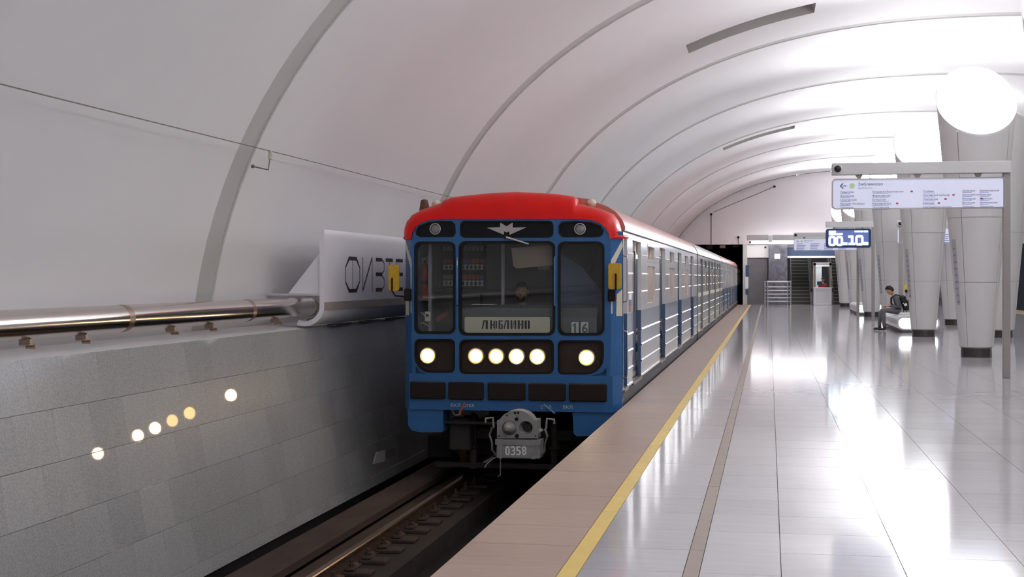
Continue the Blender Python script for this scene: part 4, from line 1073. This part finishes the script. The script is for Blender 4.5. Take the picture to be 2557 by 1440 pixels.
# ------------------------------------------------------------------ signs
ST = [['Лианозово', 'Яхромская', 'Селигерская', 'Верхние Лихоборы', 'Окружная'], ['Петровско-Разумовская', 'Фонвизинская', 'Бутырская', 'Марьина Роща', 'Достоевская'],
      ['Трубная', 'Сретенский бульвар', 'Чкаловская', 'Римская', 'Крестьянская застава'], ['Дубровка', 'Кожуховская', 'Печатники', 'Волжская', 'Люблино'],
      ['Братиславская', 'Марьино', 'Борисово', 'Шипиловская', 'Зябликово']]
def dome(c, x, y, z, r=.055):
    d = part('camera_dome', B().lathe([(r*1.25, y), (r*1.3, y-.02), (r*1.05, y-.035)], (x, 0, z), 'y', 18), 'beam_grey', c, smooth=SM)
    part('lens', B().ball((x, y-.035, z), r, (1, .8, 1)), 'black', d, smooth=1)
def route_sign(x0, x1, y, label, full=True, post=None):
    c = thing('route_sign', (x1, y, 0), label, 'sign')
    z0, z1 = 2.63, 3.115
    part('beam', B().cbox(x0, x1+.08, y-.10, y+.10, 3.175, 3.36, .01), 'beam_grey', c)
    dome(c, x0+.085, y-.10, 3.265)
    for xx in (x0+.42, (x0+x1)/2, x1-.4): part('hanger', B().prism([(xx-.06, 3.18), (xx+.06, 3.18), (xx+.02, 3.10), (xx-.02, 3.10)], ext, y-.02, y+.02), 'steel_dark', c)
    part('frame', B().plate(rrect(x0, x1, z0, z1, .06), [rrect(x0+.018, x1-.018, z0+.018, z1-.018, .05)], ext, y-.06, y+.06), 'sign_frame', c)
    fc = part('face', B().prism(rrect(x0+.016, x1-.016, z0+.016, z1-.016, .05), ext, y-.045, y+.045), 'sign_face', c, label='backlit pale route panel')
    yy = y-.048
    ink = B(); soft = B(); red = B(); gr = B()
    k = (x1-x0)/2.62
    ax, az = x0+.12*k, z1-.115
    for pts in ([(0, 0), (.10, .009), (.10, -.009)], [(0, 0), (.045, .045), (.060, .035), (.016, 0)], [(0, 0), (.016, 0), (.060, -.035), (.045, -.045)]):
        ink.add([(ax+p, yy, az+q) for p, q in pts], [tuple(range(len(pts)))])
    gr.prism(circle(ax+.19, az, .042, 20), ext, yy, yy+.002)
    add_text(ink, 'Зябликово', .062, lambda p, q: (ax+.28+p, yy, az+.004+q), .38)
    add_text(soft, 'Zyablikovo', .036, lambda p, q: (ax+.28+p, yy, az-.045+q), .22)
    xs = [.13, .62, 1.39, 1.98, 2.24]; ws = [.30, .50, .36, .28, .26]
    if full:
        for ci in range(5):
            for r, nm in enumerate(ST[ci]):
                zz = z1-.225-.062*r
                add_text(ink, nm, .040, lambda p, q, zz=zz, ci=ci: (x0+xs[ci]*k+p, yy, zz+q), None)
                soft.add([(x0+xs[ci]*k, yy, zz-.017), (x0+xs[ci]*k+ws[ci]*.5, yy, zz-.017), (x0+xs[ci]*k+ws[ci]*.5, yy, zz-.010), (x0+xs[ci]*k, yy, zz-.010)], [(0,1,2,3)])
        for ci, r, dx_ in ((1, 0, .58), (1, 3, .36), (2, 1, .44), (2, 2, .32), (2, 3, .22), (3, 2, .27)):
            zz = z1-.225-.062*r; red.box(x0+xs[ci]*k+dx_, x0+xs[ci]*k+dx_+.035, yy, yy+.002, zz, zz+.026)
    else:
        for ci in range(4):
            for r in range(5):
                zz = z1-.225-.062*r; soft.box(x0+(.12+.55*ci)*k, x0+(.12+.55*ci)*k+.26+.1*((r*7+ci*3) % 4)/3, yy, yy+.002, zz, zz+.026)
    part('lettering', ink, 'sign_ink', fc, kind='stuff'); part('small_lettering', soft, 'sign_ink_soft', fc, kind='stuff'); part('line_dot', gr, 'sign_green', fc)
    if red.v: part('line_numbers', red, 'sign_red', fc, kind='stuff')
    if post is not None: part('post', B().cbox(post-.055, post+.055, y-.05, y+.05, -.001, 3.18, .008), 'post_grey', c)
    return c
route_sign(.98, 3.60, 22.75, 'large backlit route sign hanging under a beam over the near platform', True, 3.62)
route_sign(.98, 3.55, 57.6, 'small distant backlit route sign in front of the escalators', False, 3.5)
route_sign(4.0, 6.8, 46.0, 'route sign of the opposite platform glimpsed between two columns', False, 4.11)

YT = 51.9
tm = thing('train_timer', (3.66, YT, 0), 'blue interval timer with glowing white digits on a post', 'clock')
tx0, tz1 = onY(2062, 571, YT); tx1, tz0 = onY(2175, 618, YT)
part('housing', B().prism(rrect(tx0, tx1, tz0, tz1, .09), ext, YT-.06, YT+.06), 'timer_blue', tm)
part('screen', B().prism(rrect(tx0+.09, tx1-.09, tz0+.08, tz1-.06, .02), ext, YT-.064, YT-.058), 'timer_screen', tm)
gl = B()
def dbox(u0, u1, v0, v1):
    a0, b0 = onY(u0, v1, YT-.07); a1, b1 = onY(u1, v0, YT-.07); gl.box(a0, a1, YT-.07, YT-.063, b0, b1)
def digit0(u0, u1, v0, v1, t=5.2):
    o_ = [onY(u, v, YT-.07) for u, v in prr(u0, u1, v0, v1, 6)]; i_ = [onY(u, v, YT-.07) for u, v in prr(u0+t, u1-t, v0+t, v1-t, 2)]
    gl.plate(o_, [i_], ext, YT-.07, YT-.063)
digit0(2069, 2087, 589, 614); digit0(2087.5, 2105, 589, 614); digit0(2136, 2156, 587, 612.5)
dbox(2125, 2131, 588, 611); dbox(2118, 2126, 588, 593); dbox(2119, 2135, 606, 611.5)
dbox(2104, 2116, 605, 611.5); dbox(2155, 2168, 604, 611.5)
dbox(2070, 2087, 576, 581); dbox(2070, 2104, 582, 587); dbox(2134, 2155, 575.5, 579.5); dbox(2157, 2167.5, 575.5, 579.5)
part('digits', gl, 'timer_glow', tm, label='glowing white digits')
bx0, bz1 = onY(2062, 553, YT); bx1, bz0 = onY(2184, 567, YT)
part('beam', B().cbox(bx0, bx1, YT-.1, YT+.1, bz0, bz1, .01), 'beam_grey', tm)
for xx in (tx0+.3, tx1-.3): part('hanger', B().box(xx-.02, xx+.02, YT-.02, YT+.02, tz1-.02, bz0+.02), 'steel_dark', tm)
part('post', B().cbox(3.63, 3.74, YT-.05, YT+.05, -.001, bz0+.02, .008), 'post_grey', tm)

# ------------------------------------------------------------------ man on the bench
MY = 42.35; bx = 3.76
J = {'pelvis': ((bx, MY, .575), .12), 'waist': ((bx-.01, MY, .70), .115), 'chest': ((bx-.085, MY, .90), (.125, .16)), 'neck0': ((bx-.165, MY, 1.02), .062), 'neck': ((bx-.215, MY, 1.075), .05),
     'nsh': ((bx-.125, MY-.17, .965), .068), 'fsh': ((bx-.125, MY+.17, .965), .068), 'nel': ((bx-.05, MY-.235, .70), .052), 'fel': ((bx-.08, MY+.23, .70), .052),
     'nwrist': ((bx-.28, MY-.12, .715), .033), 'fwrist': ((bx-.30, MY+.12, .725), .033),
     'nhip': ((bx-.06, MY-.10, .565), .095), 'fhip': ((bx-.06, MY+.10, .565), .095),
     'nkn': ((bx-.47, MY-.15, .60), .072), 'fkn': ((bx-.50, MY+.17, .61), .072), 'nca': ((bx-.47, MY-.16, .40), .066), 'fca': ((bx-.53, MY+.18, .40), .066),
     'nan': ((bx-.45, MY-.17, .12), .055), 'fan': ((bx-.56, MY+.19, .12), .055), 'nhe': ((bx-.42, MY-.17, .055), .045), 'fhe': ((bx-.53, MY+.19, .055), .045), 'nto': ((bx-.63, MY-.19, .038), .034), 'fto': ((bx-.74, MY+.21, .038), .034)}
Eg = [('pelvis','waist',1),('waist','chest',1),('chest','neck0',1),('neck0','neck',0),('chest','nsh',1),('chest','fsh',1),('nsh','nel',1),('fsh','fel',1),('nel','nwrist',1),('fel','fwrist',1),
      ('pelvis','nhip',2),('pelvis','fhip',2),('nhip','nkn',2),('fhip','fkn',2),('nkn','nca',2),('fkn','fca',2),('nca','nan',2),('fca','fan',2),('nan','nhe',3),('fan','fhe',3),('nhe','nto',3),('fhe','fto',3)]
hand(J, Eg, J['nwrist'][0], (-1, .35, .0), (0, 0, 1), 1, 'n', 0); hand(J, Eg, J['fwrist'][0], (-1, -.35, .0), (0, 0, 1), -1, 'f', 0)
bv = skin_body(J, Eg, None, 'pelvis')
hc = (bx-.27, MY, 1.165)
hm = head_mesh(hc, PI/2, .42, .112, 0, 4, 5)
mn = person('person', (bx-.1, MY, 0), [bv, hm[:3]], ['skin', 'sweater_grey', 'trousers_grey', 'shoe_black', 'eye_white', 'hair'], 'seated man in grey clothes looking down at his phone on the bench')
part('hair', hair_mesh(hc, hm[3], .112, spiky=.05, seed=4, locks=70), 'hair', mn, smooth=1)
bp = thing('backpack', (bx+.18, MY, .55), 'black backpack on the back of the seated man', 'backpack')
R_ = Matrix.Rotation(math.radians(20), 3, 'Y')
def rot(b, c, R): b.v = [tuple(Vector(c) + R @ (Vector(v)-Vector(c))) for v in b.v]; return b
bc = (bx+.12, MY, .82)
Rb = Matrix.Rotation(math.radians(-22), 3, 'Y')
part('bag', rot(B().cbox(bc[0]-.09, bc[0]+.10, MY-.15, MY+.15, bc[2]-.24, bc[2]+.22, .05), bc, Rb), 'pack_black', bp)
part('front_pocket', rot(B().cbox(bc[0]+.09, bc[0]+.15, MY-.12, MY+.12, bc[2]-.20, bc[2]+.02, .025), bc, Rb), 'pack_black', bp)
part('logo', rot(B().box(bc[0]-.03, bc[0]+.05, MY-.1535, MY-.150, bc[2]-.10, bc[2]-.03).box(bc[0]-.05, bc[0]-.02, MY-.1535, MY-.150, bc[2]-.02, bc[2]+.0), bc, Rb), 'white_print', bp)
for s_ in (-1, 1):
    part('strap', B().tube([(bx-.0, MY+s_*.12, 1.02), (bx-.12, MY+s_*.13, 1.055), (bx-.235, MY+s_*.125, .96), (bx-.24, MY+s_*.13, .80), (bx-.10, MY+s_*.17, .66), (bx+.03, MY+s_*.15, .64)], .018, 7), 'pack_black', bp)
ph = thing('phone', (bx-.43, MY, .72), 'pale phone held in the hands of the seated man', 'phone')
part('case', B().cbox(bx-.50, bx-.38, MY-.045, MY+.045, .722, .735, .003), 'paper', ph)
part('display', B().box(bx-.495, bx-.385, MY-.04, MY+.04, .735, .737), 'cab_panel', ph)
# slim stand with a yellow top behind the bench
sx, _ = onY(2266, 712, 45.5)
yp = thing('help_post', (sx, 45.5, 0), 'slim dark post with a yellow ring on top behind the seated man', 'post')
part('legs', B().tube([(sx-.12, 45.5, 0), (sx-.03, 45.5, 1.1)], .022, 8).tube([(sx+.12, 45.5, 0), (sx+.03, 45.5, 1.1)], .022, 8).box(sx-.08, sx+.08, 45.47, 45.53, .55, .60), 'post_grey', yp)
part('collar', B().box(sx-.07, sx+.07, 45.45, 45.55, 1.08, 1.17), 'rubber', yp)
part('top_ring', B().lathe([(.055, -.04), (.105, -.035), (.105, .035), (.055, .04)], (sx, 45.5, 1.25), 'y', 18), 'yellow_top', yp, smooth=SM)

# ------------------------------------------------------------------ end of the platform: portal, hall, escalators
YE = 81.0
def ex(u): return onY(u, 700, YE)[0]
def ez(v): return onY(1950, v, YE)[1]
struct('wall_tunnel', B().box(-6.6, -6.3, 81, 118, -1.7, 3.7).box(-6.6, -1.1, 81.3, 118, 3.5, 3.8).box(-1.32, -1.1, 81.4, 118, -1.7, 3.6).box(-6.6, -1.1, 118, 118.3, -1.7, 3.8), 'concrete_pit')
tg = thing('tunnel_cables', (-2.2, 83, 3.2), 'dark cable ducts under the roof of the tunnel portal', 'ducts')
for k in range(6):
    part('duct', B().cbox(-5.8+.75*k, -5.45+.75*k, 81.4, 90, 3.18+.05*(k % 3), 3.42, .02), 'concrete_dark' if k % 2 else 'steel_dark', tg)
pil = struct('trim_3', B().cbox(ex(1855), ex(1866), 80.7, 81.1, -.001, 3.44, .01), 'beam_grey')
mb = thing('wall_notice', (ex(1860), 80.69, 1.0), 'small white and blue notice on the portal pillar', 'notice')
part('board', B().box(ex(1861), ex(1869), 80.675, 80.70, ez(720), ez(691)), 'white_board', mb)
part('header', B().box(ex(1862), ex(1870), 80.675, 80.70, ez(690), ez(662)), 'blue_panel', mb)
part('lower', B().box(ex(1862), ex(1869), 80.675, 80.70, ez(735), ez(722)), 'blue_panel', mb)
struct('wall_hall', B().box(11.3, 11.6, 81, 104, -.3, 6).box(-1.3, 11.6, 104, 104.3, -.3, 12).box(-1.35, -1.15, 81.35, 104, -.3, 12).box(-1.3, 11.6, 86, 104, 11.8, 12), 'hall_grey')
struct('floor_hall', B().box(-1.3, 11.6, 81, 104, -.3, -.01), 'hall_grey')
# left niche: white upper board, grey stone lower panel
part('trim_4', B().box(ex(1866), ex(1920), 81.05, 81.3, ez(643), ez(611)), 'white_board', kind='structure')
part('trim_5', B().box(ex(1866), ex(1916), 81.15, 81.4, -.01, ez(643)), 'stone_panel', kind='structure')
part('trim_6', B().box(ex(1919), ex(1966), 80.6, 81.35, -.01, ez(611)), 'marble_dark', kind='structure')
pl = thing('small_notice', (ex(1941), 80.59, ez(646)), 'small square white notice on the dark marble pier', 'notice')
part('sheet', B().box(ex(1934), ex(1948), 80.58, 80.60, ez(646), ez(634)), 'white_board', pl); part('border', B().plate([(ex(1933.5), ez(646.5)), (ex(1948.5), ez(646.5)), (ex(1948.5), ez(633.5)), (ex(1933.5), ez(633.5))], [[(ex(1934.5), ez(645.5)), (ex(1947.5), ez(645.5)), (ex(1947.5), ez(634.5)), (ex(1934.5), ez(634.5))]], ext, 80.575, 80.60), 'steel_light', pl)
bmx = thing('ceiling_box', (ex(1925), 80.8, ez(602)), 'long grey duct box with a light strip above the hall entrance', 'duct')
part('box', B().cbox(ex(1866), ex(1919), 79.5, 79.9, ez(602), ez(588), .02), 'beam_grey', bmx)
part('box', B().cbox(ex(1929), ex(2062), 79.5, 79.9, ez(602), ez(588), .02), 'beam_grey', bmx)
part('mount', B().cbox(ex(1919.5), ex(1928.5), 79.5, 81.0, ez(606), ez(590), .02), 'white_board', bmx)
part('light_strip', B().box(ex(1876), ex(2062), 79.55, 79.8, ez(610), ez(604)), 'entrance_glow', bmx)
for u, v in ((1874, 606), (1911, 617)): dome(bmx, ex(u), 79.5 if v < 610 else 81.05, ez(v), .05)
# lintel over the escalators
struct('trim_7', B().box(ex(1966), 11.3, 81.05, 81.3, ez(644), ez(639)), 'white_board')
struct('trim_8', B().box(ex(1966), 11.3, 81.2, 81.4, ez(639), ez(618)), 'blue_panel')
struct('trim_9', B().box(ex(1966), 11.3, 81.1, 81.35, ez(618), 3.45), 'hall_grey')
struct('trim_10', B().box(ex(2114), 11.3, 81.1, 81.4, -.01, ez(639)), 'marble_dark')
# escalators
def escalator(x0, x1, label):
    c = thing('escalator', ((x0+x1)/2, 82, 0), label, 'escalator', 'escalators at the end of the platform')
    ri, ru = .20, .40
    for k in range(22):
        y = 81.7+ru*k
        s_ = part('step', B().box(x0+.12, x1-.12, y, y+ru+.05, ri*k-.25, ri*k+.0 if k else .004), 'step_dark', c)
        part('nosing', B().box(x0+.12, x1-.12, y-.012, y+.05, ri*k-.035 if k else -.01, ri*k+.006), 'step_edge', s_)
    for xx in (x0, x1-.12):
        part('balustrade', B().prism([(81.2, .0), (81.2, .85), (81.6, .95), (91, 5.6), (91, 4.4), (81.9, .0)], lambda p, q, t: (t, p, q), xx, xx+.12), 'hall_grey', c)
        part('handrail', B().tube([(xx+.06, 81.15, .75), (xx+.06, 81.2, .9), (xx+.06, 81.6, .99), (xx+.06, 91, 5.65)], .045, 8), 'rubber', c)
    return c
escalator(ex(1972), ex(2029), 'dark stepped escalator rising between the marble pier and the booth')
escalator(ex(2076), ex(2122), 'dark stepped escalator rising on the column side of the booth')
for k, xx in enumerate((ex(2000), ex(2098))):  # lamps added out of sight above the lintel to brighten the steps
    hl_ = thing('hall_fill_lamp', (xx, 88, 6.2), 'unseen fill lamp over the ' + ('escalator beside the marble pier' if k == 0 else 'escalator on the column side of the booth'), 'lamp')
    part('tube', B().tube([(xx, 83.5, 4.3), (xx, 92, 8.5)], .06, 8), 'hall_fill_glow', hl_)
    part('housing', B().tube([(xx, 83.4, 4.39), (xx, 92.1, 8.63)], .05, 6), 'steel_light', hl_)
# booth
bY = 80.2
e2 = lambda u: onY(u, 700, bY)[0]; z2 = lambda v: onY(2050, v, bY)[1]
bo = thing('attendant_booth', (e2(2054), bY, 0), 'grey metal attendant booth with glass front between the escalators', 'booth')
x0, x1 = e2(2031), e2(2077)
part('base_cabinet', B().cbox(x0, x1, bY, bY+1.2, -.001, z2(719), .015), 'steel_light', bo)
part('base_panel', B().cbox(x0+.17, x1-.17, bY-.012, bY, .12, z2(722), .006), 'beam_grey', bo)
part('counter', B().cbox(x0-.02, x1+.02, bY-.06, bY+.2, z2(720), z2(717), .006), 'steel_light', bo)
for xx in (x0, x1-.13):
    part('jamb', B().box(xx, xx+.13, bY, bY+.12, z2(717), z2(656)), 'steel_dark', bo)
part('head_frame', B().cbox(x0, x1, bY, bY+1.2, z2(663), z2(655), .01), 'steel_light', bo)
part('pane', B().box(x0+.12, x1-.12, bY+.05, bY+.06, z2(718), z2(660)), 'booth_glass', bo)
part('back_panel', B().box(x0+.02, x0+.5, bY+1.1, bY+1.15, z2(719), z2(660)), 'white_board', bo)
part('lamp', B().box(x0+.15, x1-.15, bY+.3, bY+.9, z2(664), z2(663)), 'strip_glow', bo)
part('monitor', B().cbox(x0+.22, x0+.5, bY+.35, bY+.4, z2(712), z2(702), .01), 'blue_panel', bo)
ax_ = e2(2056); ay = bY+.6; az_ = z2(698)
Ja = {'pelvis': ((ax_, ay, .55), .13), 'waist': ((ax_, ay, .75), .12), 'chest': ((ax_, ay, az_-.38), (.17, .12)), 'neck0': ((ax_, ay, az_-.22), .07), 'neck': ((ax_, ay-.01, az_-.13), .055),
      'lsh': ((ax_-.19, ay, az_-.30), .07), 'rsh': ((ax_+.19, ay, az_-.30), .07), 'lel': ((ax_-.25, ay-.06, az_-.56), .05), 'rel': ((ax_+.25, ay-.06, az_-.56), .05), 'lwrist': ((ax_-.14, ay-.26, az_-.55), .034), 'rwrist': ((ax_+.14, ay-.26, az_-.55), .034),
      'lkn': ((ax_-.12, ay-.35, .5), .075), 'rkn': ((ax_+.12, ay-.35, .5), .075), 'lft': ((ax_-.12, ay-.33, .06), .05), 'rft': ((ax_+.12, ay-.33, .06), .05)}
Ea = [('pelvis','waist',1),('waist','chest',1),('chest','neck0',1),('neck0','neck',0),('chest','lsh',1),('chest','rsh',1),('lsh','lel',1),('rsh','rel',1),('lel','lwrist',1),('rel','rwrist',1),('pelvis','lkn',2),('pelvis','rkn',2),('lkn','lft',2),('rkn','rft',2)]
bv = skin_body(Ja, Ea, None, 'pelvis'); hc = (ax_, ay-.03, az_); hm = head_mesh(hc, PI, .5, .115, 0, 3, 4)
at = person('person', (ax_, ay, 0), [bv, hm[:3]], ['skin', 'red_jacket', 'trousers_grey', 'eye_white', 'hair'], 'attendant in a red jacket sitting inside the booth')
part('hair', hair_mesh(hc, hm[3], .118, spiky=.03), 'hair', at, smooth=1)
# steel barrier in front of the pier
rY = 79.4
e3 = lambda u: onY(u, 700, rY)[0]; z3 = lambda v: onY(1940, v, rY)[1]
br = thing('barrier', (e3(1941), rY, 0), 'stainless steel railing barrier in front of the marble pier', 'railing')
for u in (1910, 1917, 1967, 1974):
    part('post', B().tube([(e3(u), rY + (0 if 1912 < u < 1970 else .5), 0), (e3(u), rY + (0 if 1912 < u < 1970 else .5), z3(704))], .035, 8), 'steel_light', br)
for v in (703, 716, 725, 734, 743, 752):
    part('rail_bar', B().tube([(e3(1909), rY+.5, z3(v)), (e3(1917), rY, z3(v)), (e3(1967), rY, z3(v)), (e3(1975), rY+.5, z3(v))], .030 if v > 703 else .045, 8), 'steel_light', br)
# wall cameras with their cable drops on the end plaster
for u, v, vb, nm in ((1776, 535, 610, 'small dark camera with a long cable drop on the end wall'), (1844, 592, 610, 'small dark camera just over the tunnel portal'), (1934, 466, None, 'small dark camera high on the end wall')):
    x_, z_ = onY(u, v, 80.95)
    c = thing('wall_camera', (x_, 80.95, z_), nm, 'camera')
    part('lens', B().ball((x_, 80.86, z_), .07), 'black', c, smooth=1)
    part('mount', B().box(x_-.05, x_+.05, 80.88, 80.985, z_-.05, z_+.05), 'post_grey', c)
    if vb: part('cable', B().tube([(x_, 80.96, z_), (x_, 80.96, onY(u, vb, 80.95)[1])], .022, 6), 'wire', c)
    else: part('cable', B().tube([(x_, 80.96, z_), (onY(1780, 530, 80.95)[0], 80.96, onY(1780, 530, 80.95)[1])], .016, 6), 'wire', c)
